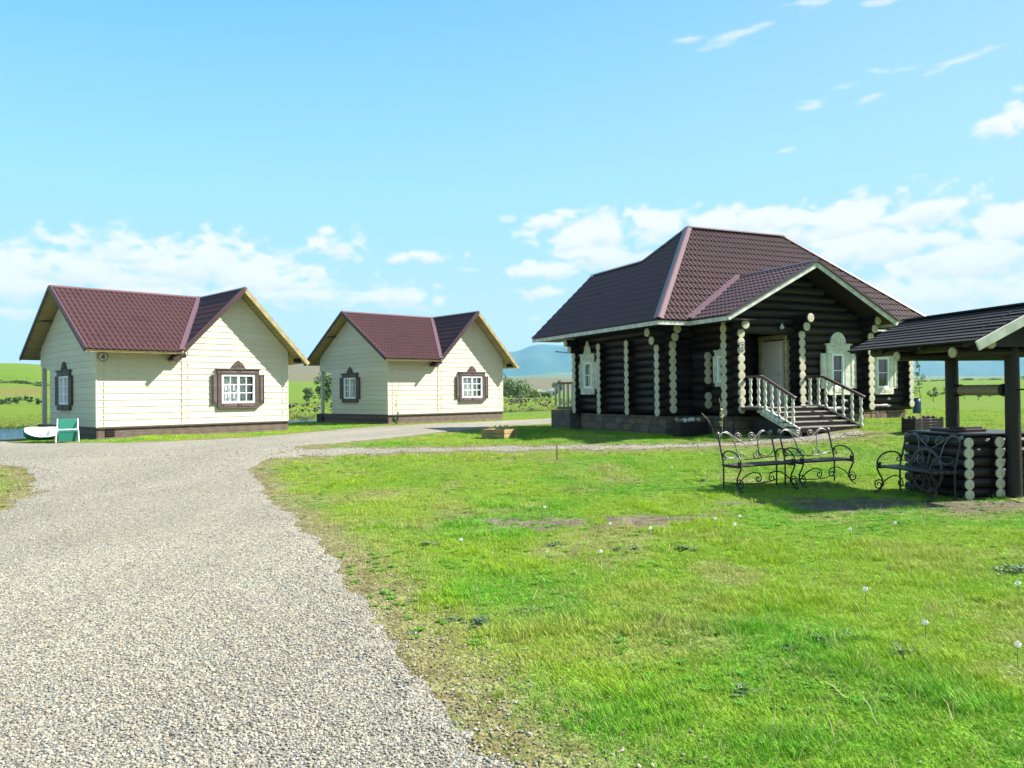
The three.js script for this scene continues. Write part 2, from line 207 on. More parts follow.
function ground(x, z) {
  let h = 0.45 * ss(13, 24, -z) + 0.32 * ss(5, 10, x) * ss(17, 23, -z);
  h += (fbm(x * 0.35, z * 0.35, 3) - 0.5) * 0.06 + (fbm(x * 1.7, z * 1.7, 2) - 0.5) * 0.02;
  const d0 = Math.hypot(x, z);
  if (d0 > 55) h += farH(x, z) + (fbm(x * 0.03, z * 0.03, 3) - 0.5) * 1.2 * ss(70, 160, d0);
  if (z < -10 && z > -100 && x > -110 && x < 40) {
    const d = sdPoly(POND, x, z), far = -z > lerp(44, 66, ss(-50, -12, x)) - 4 + 12 * ss(-12, 6, x);
    if (d < 12) { const bank = far ? h + 0.75 * ss(-45, -20, x) : h; h = d < 0 ? WATER - 0.7 * ss(0, 3, -d) : lerp(WATER - 0.02, bank, far ? ss(0, 2.4, d) : ss(0, 5, d)); if (far && d > 2.4) h = lerp(bank, h * 0 + (0.45 + (bank - h) * 0), 0) ; }
    if (far && d >= 12) h += 0.75 * ss(-45, -20, x) * ss(60, 12, d);
  }
  return h;
}
const hillBrown = (x, z) => { return ss(540, 660, -z + (fbm(x * 0.006, z * 0.006, 3) - 0.5) * 160); };
{
  const NX = 420, NZ = 460, pos = [], colr = [], uvs = [], idx = [], C = new THREE.Color();
  const gx = (i) => { const t = i / NX * 2 - 1; return Math.sign(t) * 2.2 * Math.sinh(Math.abs(t) * 7.75) * 0.99; };
  const gz = (j) => { const t = j / NZ * 2.0 - 0.28; return t < 0 ? 14 * Math.sinh(-t * 10) : -(2.0 * Math.sinh(t * 4.62)); };
  for (let j = 0; j <= NZ; j++) for (let i = 0; i <= NX; i++) {
    const x = gx(i), z = gz(j), h = ground(x, z), d = Math.hypot(x, z); pos.push(x, h, z); uvs.push(x, z);
    // turf under the blades: green in the lush places, straw and bare soil in the thin ones
    const n = fbm(x * 0.5 + 3, z * 0.5, 4), m = fbm(x * 0.11 - 5, z * 0.11, 3);
    let r = lerp(0.135, 0.20, n), g = lerp(0.28, 0.295, n), b = lerp(0.014, 0.03, n);
    const edge = Math.min(sdPoly(ROAD, x, z), sdPoly(PATH, x, z)), dry = d < 60 ? Math.max(ss(1.0, 0, edge) * 0.8, ss(0.6, 0.76, fbm(x * 0.9, z * 0.9, 3)) * 0.45) : 0;
    r = lerp(r, 0.29, dry); g = lerp(g, 0.225, dry); b = lerp(b, 0.105, dry);
    if (d < 30) { const q = Math.min(sdPoly(BARE, x, z), sdPoly(YARD, x, z)), k = ss(0.4, -0.2, q + (fbm(x * 2.6, z * 2.6, 3) - 0.5) * 1.3); r = lerp(r, 0.21, k); g = lerp(g, 0.175, k); b = lerp(b, 0.095, k); }
    { const k2 = fbm(x * 0.02, z * 0.035, 3) - 0.5; r *= 1 + 0.35 * k2; b *= 1.6 + k2; }
    // the bare earth scar on the left hillside and the dry steppe beyond the fields
    const a = Math.atan2(x, -z), scar = ss(0.47, 0.6, fbm(x * 0.045, z * 0.06, 4)) * ss(100, 118, -z) * ss(165, 140, -z) * ss(-55, -70, x); r = lerp(r, 0.30, scar * 0.9); g = lerp(g, 0.20, scar * 0.9); b = lerp(b, 0.10, scar * 0.9);
    const st = hillBrown(x, z) * (1 - 0.75 * ss(0.2, 0.45, a)) * (0.75 + 0.25 * fbm(x * 0.004, z * 0.009, 3)); r = lerp(r, 0.22, st); g = lerp(g, 0.185, st); b = lerp(b, 0.125, st);
    if (z < -25 && z > -100 && x < 30) { const q = sdPoly(POND, x, z); if (q < 3) { const k = ss(2.6, 0.4, q) * 0.5; r = lerp(r, 0.13, k); g = lerp(g, 0.14, k); b = lerp(b, 0.06, k); } }
    colr.push(r * 1.15, g * 1.15, b * 1.15);
  }
  for (let j = 0; j < NZ; j++) for (let i = 0; i < NX; i++) { const a = j * (NX + 1) + i, b = a + 1, c = a + NX + 1, d = c + 1; if (gz(j) < gz(j + 1)) idx.push(a, c, b, b, c, d); else idx.push(a, b, c, b, d, c); }
  const g = new THREE.BufferGeometry(); g.setAttribute('position', new THREE.Float32BufferAttribute(pos, 3)); g.setAttribute('color', new THREE.Float32BufferAttribute(colr, 3)); g.setAttribute('uv', new THREE.Float32BufferAttribute(uvs, 2)); g.setIndex(idx); g.computeVertexNormals();
  structure(mesh('ground', g, new THREE.MeshPhysicalMaterial({ vertexColors: true, specularIntensity: 0.25, map: turfTex, bumpMap: turfBump, bumpScale: 0.03, roughness: 1, side: THREE.DoubleSide })));
}
// a sheet laid on the ground where sd < 0, cut cleanly along sd = 0
function sheet(sd, lift, x0, x1, z0, z1, step) {
  const pos = [], uv = [], col = [], nx = Math.round((x1 - x0) / step), nz = Math.round((z1 - z0) / step), S = [];
  for (let j = 0; j <= nz; j++) { S.push(new Float32Array(nx + 1)); for (let i = 0; i <= nx; i++) S[j][i] = sd(x0 + i * step, z0 + j * step); }
  const put = (p) => { { const tr = p[0] * 0.93 + p[1] * 0.36, al = p[1] * 0.93 - p[0] * 0.36, c = 0.94 + 0.42 * (fbm(tr * 0.9 + 60, al * 0.16, 4) - 0.5) + 0.2 * (fbm(p[0] * 2.4, p[1] * 1.6 + 5, 3) - 0.5); col.push(c * 1.01, c, c * (1.03 - 0.1 * fbm(p[0] * 0.3, p[1] * 0.3, 2))); } pos.push(p[0], ground(p[0], p[1]) + lift * ss(0.02, -0.25, p[2]) + 0.004, p[1]); uv.push(p[0], p[1]); };
  const cut = (T) => { const o = []; for (let i = 0; i < 3; i++) { const a = T[i], b = T[(i + 1) % 3]; if (a[2] < 0) o.push(a); if ((a[2] < 0) !== (b[2] < 0)) { const t = a[2] / (a[2] - b[2]); o.push([lerp(a[0], b[0], t), lerp(a[1], b[1], t), 0]); } } for (let k = 1; k < o.length - 1; k++) { put(o[0]); put(o[k]); put(o[k + 1]); } };
  for (let j = 0; j < nz; j++) for (let i = 0; i < nx; i++) { const q = (a, b) => [x0 + (i + a) * step, z0 + (j + b) * step, S[j + b][i + a]]; const A = q(0, 0), B = q(1, 0), C = q(0, 1), D = q(1, 1); if (A[2] > 0 && B[2] > 0 && C[2] > 0 && D[2] > 0) continue; cut([A, C, B]); cut([B, C, D]); }
  const g = new THREE.BufferGeometry(); g.setAttribute('position', new THREE.Float32BufferAttribute(pos, 3)); g.setAttribute('uv', new THREE.Float32BufferAttribute(uv, 2)); g.setAttribute('color', new THREE.Float32BufferAttribute(col, 3)); g.computeVertexNormals(); return g;
}
const gravelMat = new THREE.MeshStandardMaterial({ map: gravelTex, bumpMap: gravelBump, bumpScale: 0.007, roughness: 0.92, vertexColors: true, color: lin(0.555, 0.56, 0.50) });
{
  const near = sheet(roadSD, 0.018, -8.8, 2, -20, 3, 0.16), far = mergeGeometries([sheet((x, z) => Math.max(roadSD(x, z), z + 20), 0.02, -46, 17, -53, -20, 0.4), sheet((x, z) => Math.max(roadSD(x, z), x + 8.8), 0.02, -46, -8.8, -20, 3, 0.4)]);
  structure(mesh('gravel_road', mergeGeometries([near, far]), gravelMat));
  structure(mesh('footpath', sheet(pathSD, 0.018, -6.4, 9.8, -22, -18.8, 0.14), gravelMat));
}
{
  const s = new THREE.Shape(POND.map(([x, z]) => new THREE.Vector2(x, -z))), g = new THREE.ShapeGeometry(s); g.rotateX(-Math.PI / 2); const uv = g.attributes.uv, p = g.attributes.position; for (let i = 0; i < p.count; i++) uv.setXY(i, p.getX(i), p.getZ(i));
  const w = structure(mesh('pond_water', g, M.water)); w.position.y = WATER;
}
// mountains far beyond the steppe
{
  const prof = [[-1.4, 150], [-0.9, 170], [-0.62, 150], [-0.4, 190], [-0.27, 215], [-0.16, 220], [-0.06, 262], [0.0, 312], [0.035, 358], [0.065, 345], [0.11, 380], [0.2, 330], [0.3, 300], [0.42, 250], [0.5, 215], [0.62, 200], [0.8, 230], [1.4, 150]];
  const lower = [[-1.4, 30], [-0.4, 50], [-0.27, 70], [-0.1, 66], [0, 70], [0.06, 82], [0.14, 84], [0.4, 50], [0.6, 40], [1.4, 30]];
  const range = (name, R0, depth, pr, rough, col, seed) => {
    const NA = 380, ND = 26, pos = [], idx = [], cl = [], uv = [];
    for (let j = 0; j <= ND; j++) for (let i = 0; i <= NA; i++) {
      const a = lerp(-1.4, 1.4, i / NA), t = j / ND, R = R0 + depth * t, up = Math.sin(Math.min(1, t * 1.6) * Math.PI / 2) * (t > 0.625 ? 1 - ss(0.625, 1, t) : 1);
      const n = fbm(a * 40 + seed, t * 5, 5) - 0.5, e = table(pr, a);
      const top_ = t > 0.5 && t < 0.75 ? 0.4 : 1; const x = Math.sin(a) * R, z = -Math.cos(a) * R; pos.push(x, Math.max(-20, e * up + n * rough * up * top_ * (0.35 + 0.65 * Math.sin(Math.PI * Math.min(1, t * 1.6)))), z); uv.push(x / 300, z / 300); const q = fbm(a * 60, t * 9 + seed, 4); cl.push(lerp(col[0], col[3], q), lerp(col[1], col[4], q), lerp(col[2], col[5], q));
    }
    for (let j = 0; j < ND; j++) for (let i = 0; i < NA; i++) { const a = j * (NA + 1) + i, b = a + 1, c = a + NA + 1, d = c + 1; idx.push(a, b, c, b, d, c); }
    const g = new THREE.BufferGeometry(); g.setAttribute('position', new THREE.Float32BufferAttribute(pos, 3)); g.setAttribute('color', new THREE.Float32BufferAttribute(cl, 3)); g.setAttribute('uv', new THREE.Float32BufferAttribute(uv, 2)); g.setIndex(idx); g.computeVertexNormals();
    structure(mesh(name, g, new THREE.MeshStandardMaterial({ vertexColors: true, roughness: 1, side: THREE.DoubleSide })));
  };
  range('mountain_range', 4700, 1700, prof, 70, [0.03, 0.085, 0.045, 0.08, 0.13, 0.06], 3);
  range('foothills', 2500, 900, lower, 22, [0.07, 0.12, 0.05, 0.12, 0.15, 0.07], 40);
}

// ---------------------------------------------------------------- pressed-metal tile roofing
// pts: convex flat polygon whose first two points are the eave; the sheet carries waves up the slope and a step at every tile row
function tiles(name, pts, parent, row = 0.32, wave = 0.175) {
  const O = pts[0], U = pts[1].clone().sub(O).normalize(); let N = U.clone().cross(pts[2].clone().sub(O)).normalize(); if (N.y < 0) N.negate(); let W = N.clone().cross(U).normalize(); if (W.y < 0) W.negate();
  const poly = pts.map((p) => { const d = p.clone().sub(O); return [d.dot(U), d.dot(W)]; }); let area = 0; for (let i = 0; i < poly.length; i++) { const a = poly[i], b = poly[(i + 1) % poly.length]; area += a[0] * b[1] - a[1] * b[0]; } if (area < 0) poly.reverse();
  const u0 = Math.min(...poly.map((p) => p[0])), u1 = Math.max(...poly.map((p) => p[0])), v1 = Math.max(...poly.map((p) => p[1]));
  const vs = []; for (let r = -1; r * row < v1; r++) { vs.push([r * row + 0.008, 0.03], [(r + 1) * row - 0.008, 0]); } const seg = wave / 6, n = Math.ceil((u1 - u0) / seg), verts = [], uvs = [];
  const inside = (T) => { let o = T; for (let i = 0; i < poly.length && o.length; i++) { const a = poly[i], b = poly[(i + 1) % poly.length], ex = b[0] - a[0], ey = b[1] - a[1], s = (p) => ex * (p[1] - a[1]) - ey * (p[0] - a[0]), q = []; for (let k = 0; k < o.length; k++) { const A = o[k], B = o[(k + 1) % o.length], sa = s(A), sb = s(B); if (sa >= 0) q.push(A); if ((sa >= 0) !== (sb >= 0)) { const t = sa / (sa - sb); q.push([lerp(A[0], B[0], t), lerp(A[1], B[1], t), lerp(A[2], B[2], t)]); } } o = q; } return o; };
  const flip = U.clone().cross(W).dot(N) < 0, tmp = new THREE.Vector3();
  const emit = (p) => { tmp.copy(O).addScaledVector(U, p[0]).addScaledVector(W, p[1]).addScaledVector(N, p[2]); verts.push(tmp.x, tmp.y, tmp.z); uvs.push(p[0] * 0.7, p[1] * 0.7); };
  const wv = (u) => { const c = 0.5 + 0.5 * Math.cos((u - u0) / wave * 2 * Math.PI); return 0.040 * Math.pow(c, 0.8); };
  for (let j = 0; j < vs.length - 1; j++) for (let i = 0; i < n; i++) {
    const ua = u0 + i * seg, ub = ua + seg, [va, ha] = vs[j], [vb, hb] = vs[j + 1], A = [ua, va, ha + wv(ua)], B = [ub, va, ha + wv(ub)], C = [ua, vb, hb + wv(ua)], D = [ub, vb, hb + wv(ub)];
    for (const T of [[A, B, C], [B, D, C]]) { const o = inside(T); for (let k = 1; k < o.length - 1; k++) { if (flip) { emit(o[0]); emit(o[k + 1]); emit(o[k]); } else { emit(o[0]); emit(o[k]); emit(o[k + 1]); } } }
  }
  const g = new THREE.BufferGeometry(); g.setAttribute('position', new THREE.Float32BufferAttribute(verts, 3)); g.setAttribute('uv', new THREE.Float32BufferAttribute(uvs, 2)); g.computeVertexNormals();
  return mesh(name, g, parent.name.startsWith('log_house') ? M.tileHouse : M.tile, parent);
}
// a folded metal cap along a ridge or hip, and flat flashing along a valley
function cap(name, A, B, parent, w = 0.2, up = V(0, 1, 0)) { const h = 0.05, s = [[-w / 2, -0.03], [-w / 2, -0.018], [-w * 0.12, h - 0.005], [0, h], [w * 0.12, h - 0.005], [w / 2, -0.018], [w / 2, -0.03], [0, h - 0.025]]; const L = A.distanceTo(B), g = extrude(s, L); const X = B.clone().sub(A).normalize(), S = up.clone().cross(X).normalize(), Y = X.clone().cross(S); const m = mesh(name, g, M.flash, parent); m.position.copy(A); m.quaternion.setFromRotationMatrix(new THREE.Matrix4().makeBasis(S, Y, X)); return m; }

// ---------------------------------------------------------------- carved window: frame, panes, surround
function arcTop(w, h, n = 10) { const o = []; for (let i = 0; i <= n; i++) { const t = Math.PI * i / n; o.push([Math.cos(t) * w / 2, Math.sin(t) * h]); } return o; }
// w x h is the glazed frame; built facing +z with its sill line at the origin of `at`
function carvedWindow(parent, at, turn, w, h, o) {
  const g = new THREE.Group(); g.name = 'window'; g.position.copy(at); g.rotation.y = turn; parent.add(g);
  const F = o.frame, T = o.trim, f = 0.075;
  const part = (name, x, y, z, bw, bh, bd, mat, r = 0.008) => box(name, bw, bh, bd, V(x, y, z), mat, g, r);
  // white frame with its sashes
  part('frame', -w / 2 + f / 2, h / 2, 0, f, h, 0.09, F); part('frame', w / 2 - f / 2, h / 2, 0, f, h, 0.09, F); part('frame', 0, f / 2, 0.001, w - 2 * f, f, 0.09, F); part('frame', 0, h - f / 2, 0.001, w - 2 * f, f, 0.09, F);
  const cols = o.cols ?? 2; if (cols > 1) part('mullion', 0, h / 2, 0.003, 0.085, h - 2 * f, 0.088, F);
  const iw = cols > 1 ? (w - 2 * f - 0.085) / 2 : w - 2 * f, cx = cols > 1 ? [-(iw / 2 + 0.0425), iw / 2 + 0.0425] : [0], rows = o.rows ?? 3, bars = o.bars ?? 2;
  for (const c of cx) {
    for (let k = 1; k < rows; k++) part('glazing_bar', c, f + (h - 2 * f) * k / rows, 0.005, iw, 0.026, 0.03, F, 0.004);
    for (let k = 1; k < bars; k++) part('glazing_bar', c - iw / 2 + iw * k / bars, h / 2, 0.003, 0.026, h - 2 * f, 0.03, F, 0.004);
    part('pane', c, h / 2, -0.02, iw, h - 2 * f, 0.006, M.glass, 0);
  }
  if (o.curtain) { const cw = w * 0.47, s = [], n = 26; const cg = new THREE.PlaneGeometry(cw, h - f, n, 1), p = cg.attributes.position; for (let i = 0; i < p.count; i++) p.setZ(i, 0.022 * Math.sin(p.getX(i) * 42) + 0.008 * Math.sin(p.getX(i) * 97)); cg.computeVertexNormals(); const c = mesh('curtain', cg, M.curtain, g); c.position.set(-w / 4 - 0.01, h / 2, -0.16); if (o.curtain > 1) { const c2 = mesh('curtain', cg, M.curtain, g); c2.position.set(w / 4 + 0.02, h / 2, -0.3); } }
  // surround
  const sw = o.side, z = 0.035, hh = o.head, sill = o.sill, full = w + 2 * sw * 0.5;
  part('header_board', 0, h + hh / 2, z, w + sw * 0.95, hh, 0.07, T); part('header_moulding', 0, h + hh + 0.022, z + 0.012, w + sw * 1.2, 0.05, 0.11, T);
  part('sill_board', 0, -sill / 2, z, w + sw * 0.95, sill, 0.07, T); part('sill_moulding', 0, -sill - 0.012, z + 0.008, w + sw * 0.75, 0.035, 0.085, T);
  part('sill_rib', 0, -sill / 2, z + 0.038, 0.03, sill * 0.8, 0.02, T, 0.004);
  for (const s of [-1, 1]) {
    part('casing', s * (w / 2 + sw * 0.22), h / 2, z - 0.006, sw * 0.44, h - 0.004, 0.06, T); part('shutter', s * (w / 2 + sw * 0.74), h * 0.485, z - 0.008, sw * 0.52, h * 1.02, 0.05, T);
    part('shutter_panel', s * (w / 2 + sw * 0.74), h * 0.485, z + 0.02, sw * 0.3, h * 0.86, 0.02, o.panel ?? T, 0.006); part('shutter_moulding', s * (w / 2 + sw * 0.98), h * 0.485, z + 0.012, 0.03, h * 1.03, 0.05, T);
    part('sill_panel', s * w * 0.26, -sill / 2, z + 0.038, w * 0.38, sill * 0.5, 0.016, o.panel ?? T, 0.005); part('header_panel', s * w * 0.28, h + hh / 2, z + 0.038, w * 0.42, hh * 0.45, 0.016, o.panel ?? T, 0.005);
  }
  // crest over the header
  const cy = h + hh + 0.046, pw = o.crestW, ph = o.crestH, sh = [[-pw / 2, 0], [pw / 2, 0], [pw * 0.43, ph * 0.22], [pw * 0.36, ph * 0.45], [pw * 0.3, ph * 0.58], [pw * 0.16, ph * 0.74], [pw * 0.09, ph * 0.95], [0, ph], [-pw * 0.09, ph * 0.95], [-pw * 0.16, ph * 0.74], [-pw * 0.3, ph * 0.58], [-pw * 0.36, ph * 0.45], [-pw * 0.43, ph * 0.22]];
  const cr = mesh('crest', extrude(o.round ? [[-pw / 2, 0], [pw / 2, 0], ...arcTop(pw * 0.9, ph)].slice(0) : sh, 0.045, 0.006), T, g); cr.position.set(0, cy, 0.012);
  for (const [x, y, r] of [[0, 0.3, 0.15], [-0.2, 0.2, 0.1], [0.2, 0.2, 0.1], [0, 0.62, 0.09]]) { const c = mesh('crest_carving', new THREE.TorusGeometry(pw * r, 0.014, 5, 12), o.panel ?? T, g); c.position.set(x * pw, cy + y * ph, 0.066); }
  return g;
}

const font = await new FontLoader().loadAsync('fonts/droid/droid_sans_bold.typeface.json');
function digit(parent, ch, size, at, turn, mat) { const g = new TextGeometry(ch, { font, size, depth: 0.006, curveSegments: 4 }); g.computeBoundingBox(); const b = g.boundingBox; g.translate(-(b.min.x + b.max.x) / 2, -(b.min.y + b.max.y) / 2, 0); const m = mesh('numeral', g, mat, parent); m.position.copy(at); m.rotation.y = turn; return m; }

// ---------------------------------------------------------------- cream cottage with cross gable
const BOARD = 0.2245;
function boardGeo(xb0, xb1, xt0, xt1, h) { const t = 0.006, b = 0.025, v = [[xb0, 0, 0], [xb1, 0, 0], [xb1, 0.012, b], [xb0, 0.012, b], [xt0, h + 0.012, 0], [xt1, h + 0.012, 0], [xt1, h + 0.012, t], [xt0, h + 0.012, t]], q = [[3, 2, 6, 7], [1, 0, 4, 5], [0, 3, 7, 4], [2, 1, 5, 6], [7, 6, 5, 4], [0, 1, 2, 3]], p = []; for (const [a, b2, c, d] of q) for (const i of [a, b2, c, a, c, d]) p.push(...v[i]); const g = new THREE.BufferGeometry(); g.setAttribute('position', new THREE.Float32BufferAttribute(p, 3)); return metricUV(g); }
const sidings = [M.siding, M.siding2, M.siding3, M.siding, M.siding];
// boards over a wall from x0 to x1, base to the height given by top(x); `holes` are [x0, x1, y0, y1]; drawn in the wall's own frame and placed by `put`
function clad(parent, x0, x1, base, topAt, holes, put, seed, minX) {
  const R = rng(seed);
  for (let k = 0; ; k++) {
    const y = base + k * BOARD, yt = y + BOARD; let a = x0, b = x1, at = x0, bt = x1;
    const lim = topAt(y), lim2 = topAt(yt); if (!lim || lim[1] - lim[0] < 0.08) break; a = Math.max(a, lim[0]); b = Math.min(b, lim[1]); if (lim2 && lim2[1] > lim2[0]) { at = Math.max(x0, lim2[0]); bt = Math.min(x1, lim2[1]); } else { at = bt = (a + b) / 2; }
    if (minX) { const m = minX(y); if (m !== undefined) { a = Math.max(a, m); at = Math.max(at, m); } }
    let runs = [[a, b, at, bt]];
    for (const [h0, h1, v0, v1] of holes) if (yt > v0 && y < v1) { const n = []; for (const [p, q, pt, qt] of runs) { if (h1 <= p || h0 >= q) { n.push([p, q, pt, qt]); continue; } if (h0 > p) n.push([p, h0, pt, h0]); if (h1 < q) n.push([h1, q, h1, qt]); } runs = n; }
    for (const [p, q, pt, qt] of runs) { const m = mesh('siding_board', boardGeo(p, q, pt, qt, BOARD), sidings[Math.floor(R() * sidings.length)], parent); put(m, y); }
  }
}
function cottage(g, seed, sign) {
  const W = 7.0, D = 6.5, hs = 0.39, He = 2.946, Hr = 5.362, og = 0.55, of = 0.714, xw = 4.95, Hew = 2.659, bw = 2.617, ow = 0.608, sm = (Hr - He) / (D / 2 + of), sw = (Hr - Hew) / bw, R = rng(seed);
  const mainTop = (Z) => Hr - Math.abs(Z - D / 2) * sm, wingTop = (x) => Hr - Math.abs(x - xw) * sw;
  const put = (Zf) => (m, y) => m.position.set(0, y, Zf);
  // front: long wall and wing gable, flush
  const wx0 = 2.93; const win = [4.27, 5.58, 1.12, 2.2];
  clad(g, 0, W, hs, (y) => { const hw = (Hr - 0.12 - y) / sw; const R2 = Math.min(W, xw + hw); return y < 3.16 ? [0, Math.min(W, R2)] : [Math.max(wx0 - 0.35, xw - hw), Math.min(W, R2)]; }, [win], put(0), seed);
  // shaded gable end, with the open porch behind it
  const side = (m, y) => { m.rotation.y = -Math.PI / 2; m.position.set(0, y, 0); };
  // the wall's own x runs towards +z of the group, so depth Z is minus x
  const swin = [-3.92, -2.77, 1.15, 2.18];
  clad(g, -D, 0, hs, (y) => { const hw = (Hr - 0.14 - y) / sm, a = Math.max(-D, -D / 2 - hw), b = Math.min(0, -D / 2 + hw); return [y < 2.6 ? Math.max(a, -5.25) : a, b]; }, [swin], side, seed + 1);
  // walls that turn away
  box('back_wall', W - 0.1, 3.1, 0.08, P(W / 2, hs + 1.55, D - 1.25), M.siding, g); box('end_wall', 0.08, 2.9, D, P(W - 0.041, hs + 1.45, D / 2 + 0.05), M.siding, g); box('porch_deck', W, 0.1, D - 0.02, P(W / 2, hs - 0.08, D / 2 + 0.01), M.plinth, g); box('ceiling', W - 0.15, 0.05, D - 0.1, P(W / 2, 3.05, D / 2 + 0.06), M.soffit, g);
  // corner boards and the joint cover between wall and wing
  for (const [x, h] of [[0.055, 2.75], [2.83, 2.75], [3.05, 2.75], [W - 0.06, 2.75]]) { for (let k = 0; k < 12; k++) if (k % 2 || x < 0.1) box('corner_block', 0.016, BOARD * 0.8, 0.012, V(x + 0.18 * (x < 0.1 ? 1 : x > 6 ? -1 : 0), hs + BOARD * (k + 0.45), 0.03), M.siding2, g); }
  box('corner_board', 0.05, 2.78, 0.03, V(0.0, hs + 1.39, 0.012), M.siding3, g); box('corner_board', 0.05, 2.45, 0.03, V(W - 0.025, hs + 1.225, 0.014), M.siding3, g); box('joint_cover', 0.028, 2.7, 0.02, V(2.83, hs + 1.35, 0.022), M.siding2, g);
  // plinth: sill beam and planks that run down into the bank
  box('sill_beam', W + 0.04, 0.055, 0.08, V(W / 2, hs - 0.03, -0.01), M.brown, g, 0.01); box('sill_beam', 0.08, 0.055, D + 0.02, P(-0.01, hs - 0.03, D / 2 + 0.02), M.brown, g, 0.01);
  for (let k = 0; k < 3; k++) { const pm = k % 2 ? M.plinth2 : M.plinth; let x = 0; const cuts = [1.9 + R(), 4.2 + R(), W]; for (const c of cuts) { const skip = k < 2 && x < 0.6; box('plinth_board', c - x - 0.006, 0.128, 0.03, V((c + x) / 2, hs - 0.125 - k * 0.132, -0.04), pm, g, 0.006); x = c; } box('plinth_board', 0.03, 0.128, D, P(0.035, hs - 0.125 - k * 0.132, D / 2 + 0.02), k % 2 ? M.trimDark : M.brown, g, 0.006); }  // end-side planks are the same boards, with their shade painted in as darker browns
  box('plinth_base', W - 0.06, 0.9, D - 0.06, P(W / 2, -0.5, D / 2), M.mortar, g); box('vent', 0.3, 0.26, 0.03, V(0.43, hs - 0.2, -0.02), M.black, g, 0.01); for (let k = 0; k < 4; k++) box('vent_slat', 0.27, 0.012, 0.02, V(0.43, hs - 0.1 - k * 0.06, 0.002), M.trimDark, g);
  // porch post at the far corner
  box('porch_post', 0.15, 2.35, 0.15, P(0.09, hs + 1.14, D - 0.09), M.siding, g, 0.012); box('porch_beam', 0.14, 0.16, 1.3, P(0.08, 2.69, D - 0.64), M.siding, g, 0.01); box('porch_pier', 0.5, 0.62, 0.62, P(0.22, hs - 0.33, D + 0.05), M.black, g, 0.01);
  // windows
  const wo = { frame: M.pvc, trim: M.brown, panel: M.brownLight, side: 0.36, head: 0.17, sill: 0.17, crestW: 0.55, crestH: 0.3, curtain: 2, cols: 2, rows: 3, bars: 2 };
  carvedWindow(g, V(4.925, 1.12, 0.03), 0, 1.31, 1.08, wo); carvedWindow(g, P(-0.03, 1.15, 3.345), -Math.PI / 2, 1.15, 1.03, wo);
  // roof: tiled slopes, boarded undersides, trims
  const xv = xw - (Hr - He) / sw;
  const slopes = [
    [P(-og, He, -of), P(xv, He, -of), P(xw, Hr, D / 2), P(-og, Hr, D / 2)],
    [P(xv, He, D + of), P(-og, He, D + of), P(-og, Hr, D / 2), P(xw, Hr, D / 2)],
    [P(xw - (Hr - He) / sw, He, -ow), P(3.03, wingTop(3.03), -0.02 + 0.0), P(xw, Hr, D / 2), P(xw, Hr, -ow)],
    [P(xw + bw, Hew, -ow), P(xw + bw, Hew, D + ow), P(xw, Hr, D + ow), P(xw, Hr, -ow)],
    [P(xw - (Hr - He) / sw, He, D + ow), P(3.03, wingTop(3.03), D + 0.02), P(xw, Hr, D / 2), P(xw, Hr, D + ow)],
  ];
  // the wing's near slope is cut by the valley; its eave follows the gable foot
  tiles('roof_tiles', slopes[0], g); tiles('roof_tiles', slopes[1], g);
  { const A = P(xw - bw, Hew, -ow), B = P(xw - bw, Hew, 0.02), e = slopes[2]; tiles('roof_tiles', [P(xw - bw, Hew, -ow), P(xw - bw, Hew, D / 2), P(xw, Hr, D / 2), P(xw, Hr, -ow)].map((p) => p), g); }
  tiles('roof_tiles', slopes[3], g);
  slab('roof_boarding', slopes[0], 0.015, 0.05, M.soffit, g); slab('roof_boarding', slopes[1], 0.015, 0.05, M.soffit, g);
  slab('roof_boarding', [P(xw - bw, Hew, -ow), P(xw - bw, Hew, 0.3), P(xw, Hr, 0.3), P(xw, Hr, -ow)], 0.015, 0.05, M.soffit, g); slab('roof_boarding', slopes[3], 0.015, 0.05, M.soffit, g);
  cap('ridge_cap', P(-og, Hr + 0.03, D / 2), P(xw, Hr + 0.03, D / 2), g); cap('ridge_cap', P(xw, Hr + 0.034, -ow), P(xw, Hr + 0.034, D / 2), g);
  { const A = P(xv, He + 0.035, -of), B = P(xw, Hr + 0.035, D / 2); bar('valley_flashing', A.clone().add(V(-0.06, 0.05, 0)), B.clone().add(V(-0.06, 0.05, 0)), 0.2, 0.014, M.flash, g, V(-0.1, 1, 0.4)); }
  // verge boards
  const verge = (A, B, o) => bar('verge_board', A, B, 0.03, 0.13, M.trimDark, g, V(0, 1, 0)).position.add(o);
  verge(P(-og - 0.012, He - 0.02, -of), P(-og - 0.012, Hr - 0.02, D / 2), V(0, 0, 0)); verge(P(-og - 0.012, He - 0.02, D + of), P(-og - 0.012, Hr - 0.02, D / 2), V(0, 0, 0)); verge(P(xw - bw, Hew - 0.02, -ow - 0.012), P(xw, Hr - 0.02, -ow - 0.012), V(0, 0, 0)); bar('verge_board', P(xw + bw, Hew - 0.045, -ow - 0.012), P(xw, Hr - 0.045, -ow - 0.012), 0.03, 0.15, M.soffit, g);
  cap('verge_cap', P(-og + 0.04, He + 0.035, -of), P(-og + 0.04, Hr + 0.035, D / 2), g, 0.13, V(0, 1, 0.6)); cap('verge_cap', P(xw - bw, Hew + 0.04, -ow + 0.04), P(xw, Hr + 0.04, -ow + 0.04), g, 0.13, V(-0.7, 1, 0)); cap('verge_cap', P(xw + bw, Hew + 0.04, -ow + 0.04), P(xw, Hr + 0.04, -ow + 0.04), g, 0.1, V(0.7, 1, 0));
